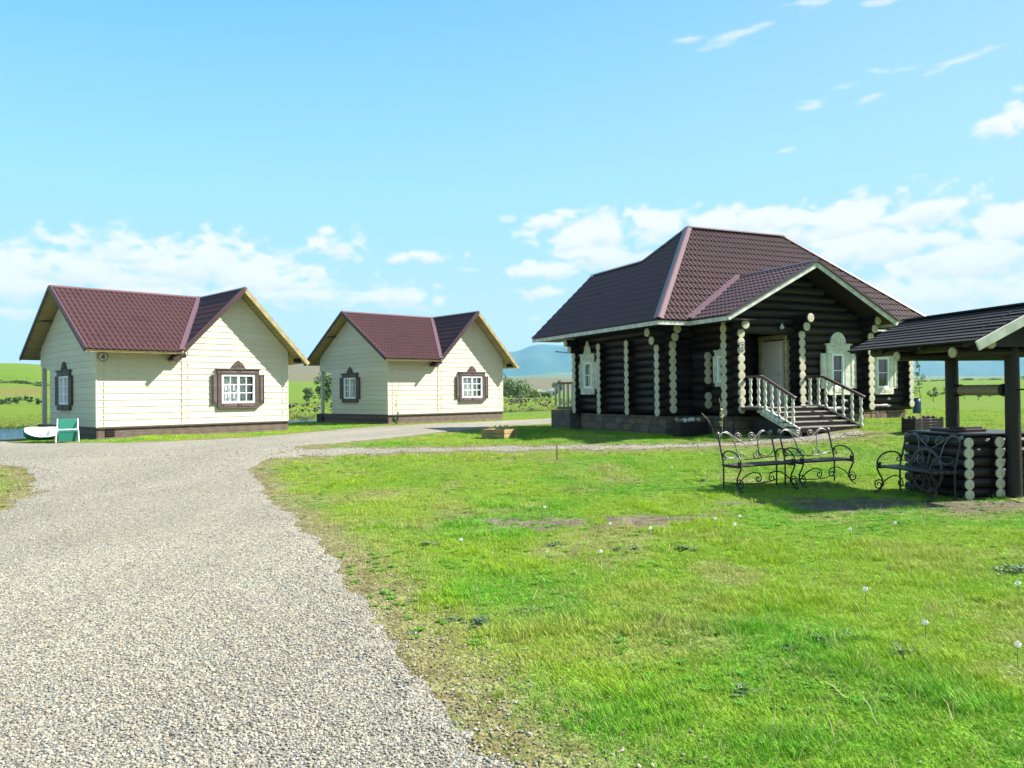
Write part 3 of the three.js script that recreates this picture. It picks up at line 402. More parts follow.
  box('eave_board', xv + og, 0.05, 0.025, P((xv - og) / 2, He - 0.045, -of + 0.05), M.soffit, g); for (let k = 0; k < 6; k++) bar('rafter', P(-0.4 + k * 0.55, He - 0.075, -of + 0.06), P(-0.4 + k * 0.55, He - 0.075 + 0.6 * sm, -of + 0.66), 0.05, 0.07, M.soffit, g);
  for (const x of [xv - 0.02, xw + bw - 0.28]) box('eave_hole_dark', 0.34, 0.16, 0.3, P(x + 0.1, x > 5 ? Hew + 0.1 : He - 0.1, -0.2), M.black, g, 0.02);  // black blocks paint the darkness inside the open eave ends
  bar('gable_tie', P(-og + 0.05, 4.28, D / 2 + 1.74), P(0.02, 4.28, D / 2 + 1.5), 0.05, 0.07, M.trimDark, g);
  if (sign) { const s = mesh('number_plate', new THREE.CylinderGeometry(0.15, 0.15, 0.016, 28), M.whiteTrim, g); s.rotation.x = Math.PI / 2; s.position.set(0.2, 2.75, 0.045); const rim = mesh('plate_rim', new THREE.TorusGeometry(0.145, 0.011, 6, 28), M.brown, g); rim.position.set(0.2, 2.75, 0.055); digit(g, sign, 0.17, V(0.2, 2.75, 0.054), 0, M.brown); }
}
const BASE = 0.45;
const cottageA = thing('cream_cottage', 'cream clapboard cottage with number 4 plate, small boat drawn up by its corner', 'cottage', -13.809, BASE, -26.101, 0.784, 'cream cottages by the pond'); cottage(cottageA, 11, '4');
const cottageB = thing('cream_cottage', 'cream clapboard cottage without number plate, climbing plant at its front corner', 'cottage', -5.727, BASE + 0.057, -36.256, 0.725, 'cream cottages by the pond'); cottage(cottageB, 31, null);

// ---------------------------------------------------------------- log building kit
function logGeo(seed) { const g = new THREE.CylinderGeometry(1, 1, 1, 14, 6, false); g.rotateZ(Math.PI / 2); const p = g.attributes.position, uv = g.attributes.uv; for (let i = 0; i < p.count; i++) { const x = p.getX(i), y = p.getY(i), z = p.getZ(i), a = Math.atan2(z, y), r = 1 + (vnoise(x * 5 + seed * 9, a * 1.5 + 20) - 0.5) * 0.06; p.setY(i, y * r); p.setZ(i, z * r); uv.setXY(i, x * 4 + seed * 0.37, (a / 6.283) * 0.8 + seed * 0.21); } g.computeVertexNormals(); return g; }
const LOGS = [1, 2, 3, 4].map(logGeo);
const endGeo = (() => { const g = new THREE.LatheGeometry([[0, 0.5], [0.8, 0.5], [0.93, 0.3], [0.97, -0.5], [0, -0.5]].map(([x, y]) => new THREE.Vector2(x, y)), 16); g.rotateZ(-Math.PI / 2); return g; })();
let logCount = 0;
// one log from A to B; e0 and e1 tell which ends are painted
function log(parent, A, B, r, e0, e1, mats = [M.log, M.log2, M.log3], endM) {
  const k = logCount++, L = A.distanceTo(B), m = mesh('log', LOGS[k % 4], mats[(k * 7 + (k >> 2)) % mats.length], parent), rr = r * (0.97 + 0.06 * hash2(k, 3)); m.position.copy(A).add(B).multiplyScalar(0.5); m.quaternion.setFromUnitVectors(V(1, 0, 0), B.clone().sub(A).normalize()); m.scale.set(L, rr, rr);
  const end = (s) => { const e = mesh('painted_end', endGeo, endM ?? (hash2(k, 9) > 0.3 ? M.logEnd : M.logEnd2), m); e.position.x = s * (0.5 + 0.006 / L); e.scale.set(s * 0.03 / L, 1.07, 1.07); };
  if (e0) end(-1); if (e1) end(1); return m;
}

// ---------------------------------------------------------------- log house with hipped tile roof
const house = thing('log_house', 'dark log house with white log ends, maroon tile roof and gabled porch', 'house', 4.311, BASE, -23.045, 0.428);
{
  const g = house, LR = 0.131, LP = 0.246, B0 = 0.6, n = 12, Rn = rng(9);
  const Y = (k, off = 0) => B0 + LR + k * LP + off;
  const xL = 1.06, xR = 11.55, zF = 1.12, zB = 6.4, xp = 2.12, xd = 4.47, xq = 7.38, zG = -0.75, e = 0.35, HALF = 0.09;
  const soffitY = 3.38;
  // left wall, its ends painted at the front and back corner; two cross walls poke through; a window between the last two
  for (let k = 0; k < 11; k++) {
    const y = Y(k, HALF), ext = k === 10 ? 0.26 : k === 9 ? 0.13 : 0; if (y > soffitY + 0.05) break;
    const hole = y > 1.52 && y < 2.5;
    if (hole) { log(g, P(xL, y, zF - e - ext), P(xL, y, 5.38), LR, 1, 0); log(g, P(xL, y, 5.98), P(xL, y, zB + e), LR, 0, 1); } else log(g, P(xL, y, zF - e - ext), P(xL, y, zB + e), LR, 1, 1);
  }
  for (let k = 0; k < 11; k++) { const y = Y(k), ext = k === 10 ? 0.34 : k === 9 ? 0.18 : 0; log(g, P(xL - e - ext, y, zF), P(xp + 0.1, y, zF), LR, 1, 0); log(g, P(xL - e - ext, y, zB), P(xR + e, y, zB), LR, 1, 1); }
  for (const Z of [2.83, 4.62]) for (let k = 0; k < 10; k++) log(g, P(xL - e, Y(k), Z), P(xL + 0.3, Y(k), Z), LR, 1, 0);
  // main front wall to the right of the porch block, with a window
  for (let k = 0; k < 11; k++) { const y = Y(k), hole = y > 1.38 && y < 2.5; if (hole) { log(g, P(xq, y, zF), P(10.05, y, zF), LR, 0, 0); log(g, P(10.64, y, zF), P(xR + e, y, zF), LR, 0, 1); } else log(g, P(xq, y, zF), P(xR + e, y, zF), LR, 0, 1); }
  for (let k = 0; k < 11; k++) { const y = Y(k, HALF); log(g, P(xR, y, zF - e), P(xR, y, zB + e), LR, 1, 1); }
  // porch block: side walls, the wall with the door, and the gable front
  for (let k = 0; k < 12; k++) {
    const y = Y(k, HALF), ext = k === 11 ? 0.36 : k === 10 ? 0.2 : 0;
    { const hole = y > 1.6 && y < 2.5; if (hole) { log(g, P(xp, y, zG - e - ext), P(xp, y, -0.56), LR, 1, 0); log(g, P(xp, y, -0.16), P(xp, y, zF + 0.1), LR, 0, 0); } else if (y < 3.5) log(g, P(xp, y, zG - e - ext), P(xp, y, zF + 0.1), LR, 1, 0); }
    if (y > 2.98 || y < 0.9) { log(g, P(xd, y, zG - e - ext), P(xd, y, zF + 0.1), LR, 1, 0); } else { log(g, P(xd, y, zG - e), P(xd, y, -0.68), LR, 1, 0); log(g, P(xd, y, -0.68), P(xd, y, -0.52), LR * 0.98, 0, 0, [M.cream]); log(g, P(xd, y, 0.5), P(xd, y, zF + 0.1), LR, 0, 0); }
    log(g, P(xq, y, zG - e - ext * 0.8), P(xq, y, zF + 0.1), LR, 1, 0);
  }
  // the stub of an inner wall on the porch's side
  for (const y of [0.96, 1.2, 1.7, 1.94, 2.18, 2.42]) log(g, P(1.9, y, 0.14), P(1.9, y, 0.75), 0.128, 1, 0);
  box('wall_shelf', 0.4, 0.12, 0.5, P(1.86, 1.46, 0.36), M.log3, g, 0.01);
  const zTop = 5.166, sl = (5.166 - 3.47) / 3.356, xc = 4.486;
  for (let k = 0; k < 19; k++) {
    const y = Y(k), hw = (zTop - 0.16 - y) / sl; if (hw < 0.4) break;
    if (y < 3.0) { const hole = y > 1.42 && y < 2.52; if (hole) { log(g, P(xd, y, zG), P(5.88, y, zG), LR, 0, 0); log(g, P(6.4, y, zG), P(xq + e, y, zG), LR, 0, 1); } else log(g, P(xd, y, zG), P(xq + e, y, zG), LR, 0, 1); if (y < 0.85) log(g, P(xp - e, y, zG), P(xd, y, zG), LR, 1, 0); else log(g, P(xp - e, y, zG), P(xp + 0.18, y, zG), LR, 1, 0); }
    else { const a = Math.max(xp - e - (y < 3.4 ? 0 : 0), xc - hw), b = Math.min(xq + e + (y > 3.3 && y < 3.5 ? 0.9 : 0), Math.max(xc + hw, y > 3.3 && y < 3.5 ? 8.6 : 0)); log(g, P(a, y, zG), P(b, y, zG), LR, y < 3.6 ? 1 : 0, y < 3.6 ? 1 : 0); }
  }
  // porch deck, ceiling, back of the porch
  box('porch_deck', xd - xp + 0.1, 0.08, 3.0, P((xp + xd) / 2, 0.84, -0.25), M.tread, g, 0.01); for (let k = 0; k < 11; k++) box('porch_wall_board', 0.205, 2.2, 0.03, P(xp + 0.12 + k * 0.213, 2.0, zF - 0.14), k % 2 ? M.log2 : M.log, g);
  box('porch_ceiling', xq - xp, 0.04, 2.0, P((xp + xq) / 2, 3.55, 0.25), M.log2, g);
  box('inner_floor', xR - xL, 0.06, zB - zF, P((xL + xR) / 2, 0.72, (zF + zB) / 2), M.tread, g); box('inner_floor', xq - xd, 0.06, zF - zG, P((xd + xq) / 2, 0.74, (zF + zG) / 2 + 0.05), M.tread, g);
  // door in the porch's side wall, facing left
  { const door = new THREE.Group(); door.name = 'door'; door.position.copy(P(xd - 0.1, 0.88, 0)); door.rotation.y = -Math.PI / 2; g.add(door);
    // its own x runs from back (-) to front (+)
    box('door_leaf', 0.92, 2.02, 0.05, V(0.02, 1.02, 0), M.doorPaint, door, 0.01); for (const y of [0.5, 1.45]) box('door_panel', 0.62, 0.74, 0.02, V(0.02, y, 0.028), M.doorPaint, door, 0.01);
    box('door_casing', 0.16, 2.2, 0.09, V(-0.54, 1.1, 0.02), M.cream, door, 0.012); box('door_casing', 0.1, 2.2, 0.08, V(0.53, 1.1, 0.02), M.cream, door, 0.012); box('door_head', 1.24, 0.14, 0.1, V(0, 2.14, 0.025), M.cream, door, 0.012);
    const h = mesh('door_handle', tube([V(0.36, 0.98, 0.03), V(0.36, 0.98, 0.08), V(0.3, 0.98, 0.085), V(0.24, 0.98, 0.08)], 0.011, 10, 6), M.steel, door); }
  { const lamp = mesh('porch_lamp', new THREE.LatheGeometry([[0.0, 0.1], [0.03, 0.1], [0.035, 0.04], [0.075, 0.0], [0.06, -0.05], [0, -0.07]].map(([x, y]) => new THREE.Vector2(x, y)), 14), M.whiteTrim, g); lamp.position.copy(P(3.82, 3.27, zG - 0.21)); box('lamp_bracket', 0.05, 0.05, 0.12, P(3.82, 3.36, zG - 0.15), M.iron, g, 0.008); }
  { const pl = box('number_plate', 0.2, 0.24, 0.014, P(xp + 0.01, 2.66, zG - e - 0.034), M.whiteTrim, g, 0.004); for (const s of [-1, 1]) { box('plate_border', 0.2, 0.014, 0.006, P(xp + 0.01, 2.66 + s * 0.112, zG - e - 0.044), M.brown, g); box('plate_border', 0.014, 0.21, 0.006, P(xp + 0.01 + s * 0.092, 2.66, zG - e - 0.044), M.brown, g); } digit(g, '2', 0.15, P(xp + 0.01, 2.66, zG - e - 0.042), 0, M.brown); }
  // windows with pale carved surrounds
  const wo = { frame: M.pvc, trim: M.paleTrim, side: 0.62, head: 0.26, sill: 0.2, crestW: 0.72, crestH: 0.36, curtain: 1, cols: 1, rows: 2, bars: 1, round: true };
  carvedWindow(g, P(6.14, 1.42, zG - 0.14), 0, 0.54, 1.08, { ...wo, side: 0.47 }); carvedWindow(g, P(10.34, 1.4, zF - 0.14), 0, 0.62, 1.1, { ...wo, side: 0.36, cols: 1 });
  carvedWindow(g, P(xL - 0.14, 1.52, 5.68), -Math.PI / 2, 0.6, 0.94, { ...wo, side: 0.42, crestH: 0.46, crestW: 0.5, round: false }); carvedWindow(g, P(xp - 0.1, 1.62, -0.36), -Math.PI / 2, 0.36, 0.8, { ...wo, side: 0.14, head: 0.12, sill: 0.1, crestW: 0.1, crestH: 0.04, curtain: 0 });
  // rubble-stone plinth
  const sm = [M.stoneA, M.stoneC, M.stoneA, M.stoneB, M.stoneC], stoneG = [0, 1, 2, 3, 4].map((s) => { const q = new RoundedBoxGeometry(1, 1, 1, 1, 0.13), p = q.attributes.position; for (let i = 0; i < p.count; i++) { const a = p.getX(i), b = p.getY(i), c = p.getZ(i); p.setXYZ(i, a + (vnoise(b * 3 + s * 7, c * 3) - 0.5) * 0.16, b + (vnoise(a * 3 + s * 5, c * 3 + 4) - 0.5) * 0.2, c + (vnoise(a * 3 + s * 3, b * 3) - 0.5) * 0.1); } return metricUV(q); });
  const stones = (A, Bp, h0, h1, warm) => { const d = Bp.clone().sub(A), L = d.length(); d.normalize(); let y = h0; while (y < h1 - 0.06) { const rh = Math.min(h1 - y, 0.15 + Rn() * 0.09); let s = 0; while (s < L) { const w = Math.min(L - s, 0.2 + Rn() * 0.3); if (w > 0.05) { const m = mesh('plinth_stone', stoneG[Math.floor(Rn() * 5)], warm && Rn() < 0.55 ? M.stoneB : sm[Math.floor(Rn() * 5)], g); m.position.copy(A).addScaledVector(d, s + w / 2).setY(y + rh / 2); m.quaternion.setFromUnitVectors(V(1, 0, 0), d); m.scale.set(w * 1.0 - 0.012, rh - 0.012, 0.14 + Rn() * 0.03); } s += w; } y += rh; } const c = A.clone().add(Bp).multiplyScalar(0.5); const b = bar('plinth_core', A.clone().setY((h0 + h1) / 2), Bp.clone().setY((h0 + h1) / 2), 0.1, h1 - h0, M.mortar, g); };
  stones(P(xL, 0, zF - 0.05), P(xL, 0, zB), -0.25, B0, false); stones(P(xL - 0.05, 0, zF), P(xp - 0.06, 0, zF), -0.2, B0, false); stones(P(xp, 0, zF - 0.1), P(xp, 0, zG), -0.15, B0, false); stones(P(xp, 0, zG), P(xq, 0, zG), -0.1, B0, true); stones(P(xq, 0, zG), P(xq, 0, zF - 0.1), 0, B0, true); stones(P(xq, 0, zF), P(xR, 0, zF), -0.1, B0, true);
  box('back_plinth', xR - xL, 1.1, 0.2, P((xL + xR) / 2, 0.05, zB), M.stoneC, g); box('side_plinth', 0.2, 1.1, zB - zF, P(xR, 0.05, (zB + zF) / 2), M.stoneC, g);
  // roof
  const He = 3.47, Hr = 7.174, L = 8.443, c = 3.68, a = 3.92, b = 8.351, Wm = 12.4, wr = 2.733, Hw = He + (Hr - He) * wr / a, zm = c + (1 - wr / a) * c, vz = -1.719, ve = 1.13, vr = 7.842;
  tiles('roof_tiles', [P(0, He, 0), P(Wm, He, 0), P(b, Hr, c), P(a, Hr, c)], g);
  tiles('roof_tiles', [P(0, He, zm), P(0, He, 0), P(a, Hr, c), P(wr, Hw, zm)], g); tiles('roof_tiles', [P(0, He, L), P(0, He, zm), P(wr, Hw, zm), P(wr, Hw, L)], g);
  tiles('roof_tiles', [P(2 * wr, He, zm), P(2 * wr, He, L), P(wr, Hw, L), P(wr, Hw, zm)], g); tiles('roof_tiles', [P(Wm, He, 2 * c), P(0, He, 2 * c), P(a, Hr, c), P(b, Hr, c)], g); tiles('roof_tiles', [P(Wm, He, 0), P(Wm, He, 2 * c), P(b, Hr, c)], g);
  const jz = (zTop - He) / (Hr - He) * c;
  tiles('roof_tiles', [P(ve, He, 0), P(ve, He, vz), P(xc, zTop, vz), P(xc, zTop, jz)], g); tiles('roof_tiles', [P(vr, He, vz), P(vr, He, 0), P(xc, zTop, jz), P(xc, zTop, vz)], g);
  slab('roof_boarding', [P(ve, He, 0), P(ve, He, vz), P(xc, zTop, vz), P(xc, zTop, jz)], 0.015, 0.06, M.log2, g); slab('roof_boarding', [P(vr, He, vz), P(vr, He, 0), P(xc, zTop, jz), P(xc, zTop, vz)], 0.015, 0.06, M.log2, g);
  slab('roof_boarding', [P(0, He, 2 * c), P(0, He, 0), P(a, Hr, c)], 0.015, 0.05, M.log2, g); slab('roof_boarding', [P(0, He, L), P(0, He, zm), P(wr, Hw, zm), P(wr, Hw, L)], 0.015, 0.05, M.soffit, g); slab('roof_boarding', [P(2 * wr, He, zm), P(2 * wr, He, L), P(wr, Hw, L), P(wr, Hw, zm)], 0.015, 0.05, M.soffit, g); slab('roof_boarding', [P(Wm, He, 2 * c), P(0, He, 2 * c), P(a, Hr, c), P(b, Hr, c)], 0.015, 0.05, M.log2, g); slab('roof_boarding', [P(Wm, He, 0), P(Wm, He, 2 * c), P(b, Hr, c)], 0.015, 0.05, M.log2, g); slab('roof_boarding', [P(0, He, 0), P(Wm, He, 0), P(b, Hr, c), P(a, Hr, c)], 0.015, 0.05, M.log2, g);
  cap('hip_cap', P(0, He + 0.05, 0), P(a, Hr + 0.05, c), g, 0.3, V(-0.5, 1, 0.5)); cap('hip_cap', P(Wm, He + 0.05, 0), P(b, Hr + 0.05, c), g, 0.26, V(0.5, 1, 0.5)); cap('ridge_cap', P(a, Hr + 0.05, c), P(b, Hr + 0.05, c), g, 0.26); cap('hip_cap', P(wr, Hw + 0.05, zm), P(a, Hr + 0.05, c), g, 0.24, V(-0.5, 1, -0.5)); cap('ridge_cap', P(wr, Hw + 0.05, zm), P(wr, Hw + 0.05, L), g, 0.24); cap('ridge_cap', P(xc, zTop + 0.04, vz), P(xc, zTop + 0.04, jz), g, 0.22);
  bar('valley_flashing', P(ve - 0.02, He + 0.1, -0.02), P(xc, zTop + 0.1, jz - 0.02), 0.24, 0.012, M.flash, g, V(-0.3, 1, 0.4)); bar('valley_flashing', P(vr, He + 0.04, 0), P(xc, zTop + 0.04, jz), 0.24, 0.012, M.flash, g, V(0.3, 1, 0.4));
  // fascias, gutters and soffits
  const fascia = (A, Bq, mat = M.whiteTrim) => { bar('fascia_board', A.clone().setY(A.y - 0.075), Bq.clone().setY(Bq.y - 0.075), 0.03, 0.12, mat, g); bar('eave_strip', A.clone().setY(A.y - 0.0), Bq.clone().setY(Bq.y - 0.0), 0.05, 0.03, M.trimDark, g); };
  fascia(P(0.02, He, 0), P(0.02, He, L)); fascia(P(0.02, He, 0.02), P(ve, He, 0.02)); fascia(P(ve, He, 0.02), P(ve, He, vz)); fascia(P(vr, He, vz), P(vr, He, 0.02)); fascia(P(vr, He, 0.02), P(Wm, He, 0.02)); fascia(P(Wm - 0.02, He, 0), P(Wm - 0.02, He, 2 * c));
  for (const [x0, x1] of [[ve, xc], [vr, xc]]) { bar('barge_board', P(x0, He - 0.07, vz - 0.012), P(x1, zTop - 0.07, vz - 0.012), 0.03, 0.15, M.whiteTrim, g); bar('verge_flashing', P(x0, He + 0.03, vz), P(x1, zTop + 0.03, vz), 0.16, 0.05, M.trimDark, g); }
  slab('soffit', [P(0.03, soffitY, 0.03), P(xL + 0.1, soffitY, 0.03), P(xL + 0.1, soffitY, L - 0.03), P(0.03, soffitY, L - 0.03)], 0, 0.02, M.log2, g); slab('soffit', [P(xL + 0.1, soffitY, 0.03), P(ve + 1.2, soffitY, 0.03), P(ve + 1.2, soffitY, zF + 0.1), P(xL + 0.1, soffitY, zF + 0.1)], 0, 0.02, M.log2, g); slab('soffit', [P(ve + 0.02, soffitY + 0.01, vz), P(xp, soffitY + 0.01, vz), P(xp, soffitY + 0.01, 0.1), P(ve + 0.02, soffitY + 0.01, 0.1)], 0, 0.02, M.log2, g); slab('soffit', [P(vr - 1, soffitY, 0.05), P(Wm - 0.03, soffitY, 0.05), P(Wm - 0.03, soffitY, zF + 0.1), P(vr - 1, soffitY, zF + 0.1)], 0, 0.02, M.log2, g);
  // back terrace under the rear wing
  slab('terrace_deck', [P(0.9, 0.82, zB + 0.1), P(5.2, 0.82, zB + 0.1), P(5.2, 0.82, 8.15), P(0.9, 0.82, 8.15)], 0, 0.09, M.tread, g); box('terrace_base', 4.5, 1.2, 1.5, P(2.9, 0.1, 7.4), M.stoneC, g); bar('terrace_rail', P(0.98, 1.74, zB + 0.2), P(0.98, 1.74, 8.1), 0.09, 0.07, M.rail, g); bar('terrace_rail', P(0.98, 1.74, 8.1), P(5.1, 1.74, 8.1), 0.09, 0.07, M.rail, g);
  for (let k = 0; k < 6; k++) box('terrace_baluster', 0.07, 0.88, 0.07, P(0.98, 1.27, zB + 0.3 + k * 0.34), M.paleTrim, g, 0.015); for (let k = 0; k < 12; k++) box('terrace_baluster', 0.07, 0.88, 0.07, P(1.0 + k * 0.36, 1.27, 8.1), M.paleTrim, g, 0.015); box('terrace_post', 0.16, 2.6, 0.16, P(5.1, 2.12, 8.1), M.log, g, 0.02);
  bar('downpipe', P(xL - 0.3, 0.0, zB + 0.42), P(xL - 0.3, 0.58, zB + 0.42), 0.12, 0.12, M.cream, g, V(1, 0, 0)); { const q = bar('antenna_boom', P(xL - 0.2, 2.84, zB + 0.3), P(xL - 0.25, 2.98, 8.0), 0.025, 0.025, M.iron, g); for (let k = 0; k < 5; k++) bar('antenna_rod', P(xL - 0.35, 2.87 + k * 0.02, zB + 0.5 + k * 0.25), P(xL - 0.05, 2.87 + k * 0.02, zB + 0.5 + k * 0.25), 0.012, 0.012, M.iron, g); }
  // stairs: five treads between two balustrades
  const st0 = -1.75, st1 = -3.05, sx0 = 2.32, sx1 = 4.62, flare = (t) => 0.1 * t;
  for (let k = 0; k < 5; k++) { const t = k / 4, Zf = lerp(st0, st1, t), y = lerp(0.88, 0.37, t), w = sx1 - sx0 + 0.2 * t; box('tread', w, 0.05, 0.38, P((sx0 + sx1) / 2, y - 0.025, Zf + 0.15), M.tread, g, 0.008); box('tread_nosing', w + 0.01, 0.035, 0.03, P((sx0 + sx1) / 2, y - 0.026, Zf - 0.05), M.treadNose, g, 0.008); box('riser', w - 0.02, 0.12, 0.02, P((sx0 + sx1) / 2, y - 0.105, Zf - 0.005), M.rail, g); }
  for (const x of [sx0, sx1]) { bar('stringer', P(x, 0.78, st0 + 0.05), P(x, 0.22, st1 - 0.05), 0.07, 0.24, x < 3 ? M.paleTrim : M.rail, g, V(0, 1, 0), 0.01); box('stair_cheek', 0.06, 0.6, 1.2, P(x + (x < 3 ? 0.06 : -0.06), 0.25, -1.95), M.log3, g); }
  const balGeo = new THREE.LatheGeometry([[0.001, 0], [0.052, 0], [0.052, 0.09], [0.03, 0.11], [0.024, 0.15], [0.05, 0.22], [0.052, 0.27], [0.03, 0.34], [0.026, 0.37], [0.05, 0.44], [0.051, 0.49], [0.028, 0.56], [0.025, 0.59], [0.045, 0.66], [0.046, 0.7], [0.028, 0.76], [0.05, 0.79], [0.05, 0.86], [0.001, 0.86]].map(([x, y]) => new THREE.Vector2(x, y)), 8);
  const bal = (x, y, Z) => { const m = mesh('baluster', balGeo, M.paleTrim, g); m.position.copy(P(x, y, Z)); };
  for (const [x, ext] of [[sx0, 0], [sx1, 0.25]]) { const yA = 1.76, yB = 1.14; bar('handrail', P(x, yA, -1.1), P(x, yA, st0 + 0.02), 0.11, 0.07, M.rail, g, V(0, 1, 0), 0.015); bar('handrail', P(x, yA, st0), P(x, yB, st1 + 0.05 - ext), 0.11, 0.07, M.rail, g, V(0, 1, 0), 0.015); bal(x, 0.87, -1.25); bal(x, 0.87, -1.58); for (let k = 0; k < 5; k++) { const t = (k + 0.35) / 4.9; bal(x, lerp(0.86, 0.22, t), lerp(st0, st1 - ext, t)); } bar('bottom_rail', P(x, 0.885, -1.1), P(x, 0.885, st0), 0.1, 0.05, M.paleTrim, g); }
  // the near stair side carries small scalloped log discs
  for (let k = 0; k < 9; k++) { const t = k / 8, m = mesh('stringer_disc', endGeo, M.paleTrim, g); m.position.copy(P(sx0 - 0.05, lerp(0.8, 0.24, t), lerp(st0 + 0.1, st1, t))); m.scale.set(0.05, 0.09, 0.09); }
}

// ---------------------------------------------------------------- roofed well
const well = thing('roofed_well', 'dark log well with white log ends under a plank gable roof', 'well', 7.3, ground(7.6, -13.3) - 0.01, -12.75, 0.2);
{
  const g = well, r = 0.086, pitch = 0.168, R = rng(21), dark = [M.log, M.log3, M.log2];
  for (let k = 0; k < 6; k++) {
    const y = r + k * pitch;
    log(g, P(0.01, y, -0.1), P(0.01, y, 1.3), r, 1, 0, dark); log(g, P(0.59, y, -0.1), P(0.59, y, 0.25), r, 1, 0, dark); log(g, P(1.52, y, -0.1), P(1.52, y, 1.3), r, 1, 0, dark);
    log(g, P(0.01, y + 0.01, 0.08), P(1.52, y + 0.01, 0.08), r * 0.98, 0, 0, dark); log(g, P(-0.02, y, 1.27), P(1.68, y, 1.27), r, 1, 1, dark);
  }
  for (let k = 0; k < 7; k++) box('lid_board', 1.5, 0.035, 0.185, P(0.79, 1.045 + R() * 0.004, 0.1 + k * 0.19), M.benchSlat, g, 0.008); box('lid_hatch', 0.62, 0.05, 0.6, P(0.6, 1.09, 0.8), M.trimDark, g, 0.012); box('lid_batten', 0.62, 0.03, 0.06, P(0.6, 1.13, 0.62), M.trimDark, g, 0.008);
  const postG = new THREE.CylinderGeometry(0.105, 0.118, 2.45, 16, 4); for (const Z of [-0.16, 1.15]) { const p = mesh('post', postG, M.log, g); p.position.copy(P(0.8, 1.225, Z)); }
  const drum = mesh('windlass_drum', LOGS[1], M.rawWood, g); drum.quaternion.setFromUnitVectors(V(1, 0, 0), V(0, 0, 1)); drum.scale.set(0.98, 0.092, 0.092); drum.position.copy(P(0.8, 1.77, 0.47)); for (const Z of [-0.02, 0.98]) { const c = mesh('drum_collar', new THREE.CylinderGeometry(0.105, 0.105, 0.09, 16), M.black, g); c.rotation.x = Math.PI / 2; c.position.copy(P(0.8, 1.77, Z)); }
  mesh('crank_handle', tube([P(0.8, 1.77, -0.26), P(0.8, 1.77, -0.4), P(0.98, 1.62, -0.42), P(1.02, 1.58, -0.5), P(1.02, 1.58, -0.62)], 0.014, 16, 6), M.iron, g);
  // roof frame: ties across the posts, plates along the eaves, a ridge log
  for (const Z of [-0.16, 1.15]) log(g, P(-0.3, 2.38, Z), P(1.92, 2.38, Z), 0.085, 1, 1, dark, M.cream); for (const x of [0.02, 1.6]) log(g, P(x, 2.5, -0.58), P(x, 2.5, 2.2), 0.085, 1, 1, dark, M.cream); log(g, P(0.81, 3.0, -0.5), P(0.81, 3.0, 2.25), 0.08, 1, 1, dark, M.cream); for (const Z of [-0.16, 1.15]) box('king_post', 0.12, 0.5, 0.12, P(0.81, 2.7, Z), M.log, g);
  const z0 = -0.8, z1 = 2.36, xr = 0.82, ye = 2.5, yr = 3.09, hw = 1.24, ang = Math.atan2(yr - ye, hw), len = Math.hypot(yr - ye, hw), n = 10;
  for (const s of [-1, 1]) {
    for (let k = 0; k < n; k++) { const t = (k + 0.5) / n, w = len / n + 0.04, m = box('roof_plank', w, 0.03, z1 - z0 + (R() - 0.5) * 0.04, P(xr + s * hw * (1 - t), lerp(ye, yr, t) + 0.014 + 0.012, (z0 + z1) / 2), R() < 0.4 ? M.wellRoof2 : M.wellRoof, g, 0.005); m.rotation.z = -s * (ang - 0.13) ; m.rotation.x = (R() - 0.5) * 0.006; }
    bar('barge_board', P(xr + s * (hw + 0.02), ye - 0.06, z0 - 0.02), P(xr, yr - 0.06, z0 - 0.02), 0.03, 0.15, M.paleTrim, g, V(0, 1, 0), 0.006); for (const Z of [-0.5, 0.5, 1.5, 2.2]) bar('rafter', P(xr + s * (hw - 0.05), ye - 0.03, Z), P(xr, yr - 0.05, Z), 0.06, 0.08, M.log2, g);
    bar('gable_board', P(xr + s * 0.9, 2.62, -0.45), P(xr, 3.06, -0.45), 0.03, 0.16, M.log3, g);
  }
  box('gable_panel', 1.5, 0.3, 0.03, P(xr, 2.6, -0.43), M.log3, g); bar('ridge_board', P(xr, yr + 0.05, z0), P(xr, yr + 0.05, z1), 0.2, 0.025, M.wellRoof2, g);
  for (let k = 0; k < 3; k++) box('doorstep_plank', 0.7 + 0.1 * k, 0.035, 0.12, P(0.95, 0.012, -0.26 - k * 0.135), M.rawWood, g, 0.006);
}
{ // wagon wheel leaning on the well's side
  const w = thing('wagon_wheel', 'old spoked wagon wheel leaning against the log side of the well', 'wheel', 7.0, ground(7, -13.3), -13.32, 0.2 + Math.PI / 2); w.rotation.x = 0.0;
  const rim = mesh('rim', new THREE.TorusGeometry(0.36, 0.028, 8, 36), M.brownLight, w); rim.position.y = 0.42; const tyre = mesh('iron_tyre', new THREE.TorusGeometry(0.388, 0.012, 6, 36), M.iron, w); tyre.position.y = 0.42; const hub = mesh('hub', new THREE.CylinderGeometry(0.06, 0.05, 0.15, 14), M.brownLight, w); hub.rotation.x = Math.PI / 2; hub.position.y = 0.42;
  for (let k = 0; k < 10; k++) { const a = k / 10 * Math.PI * 2, c = V(0, 0.42, 0); bar('spoke', c.clone().add(V(Math.cos(a) * 0.055, Math.sin(a) * 0.055, 0)), c.clone().add(V(Math.cos(a) * 0.345, Math.sin(a) * 0.345, 0)), 0.03, 0.026, M.brownLight, w, V(0, 0, 1)); }
}
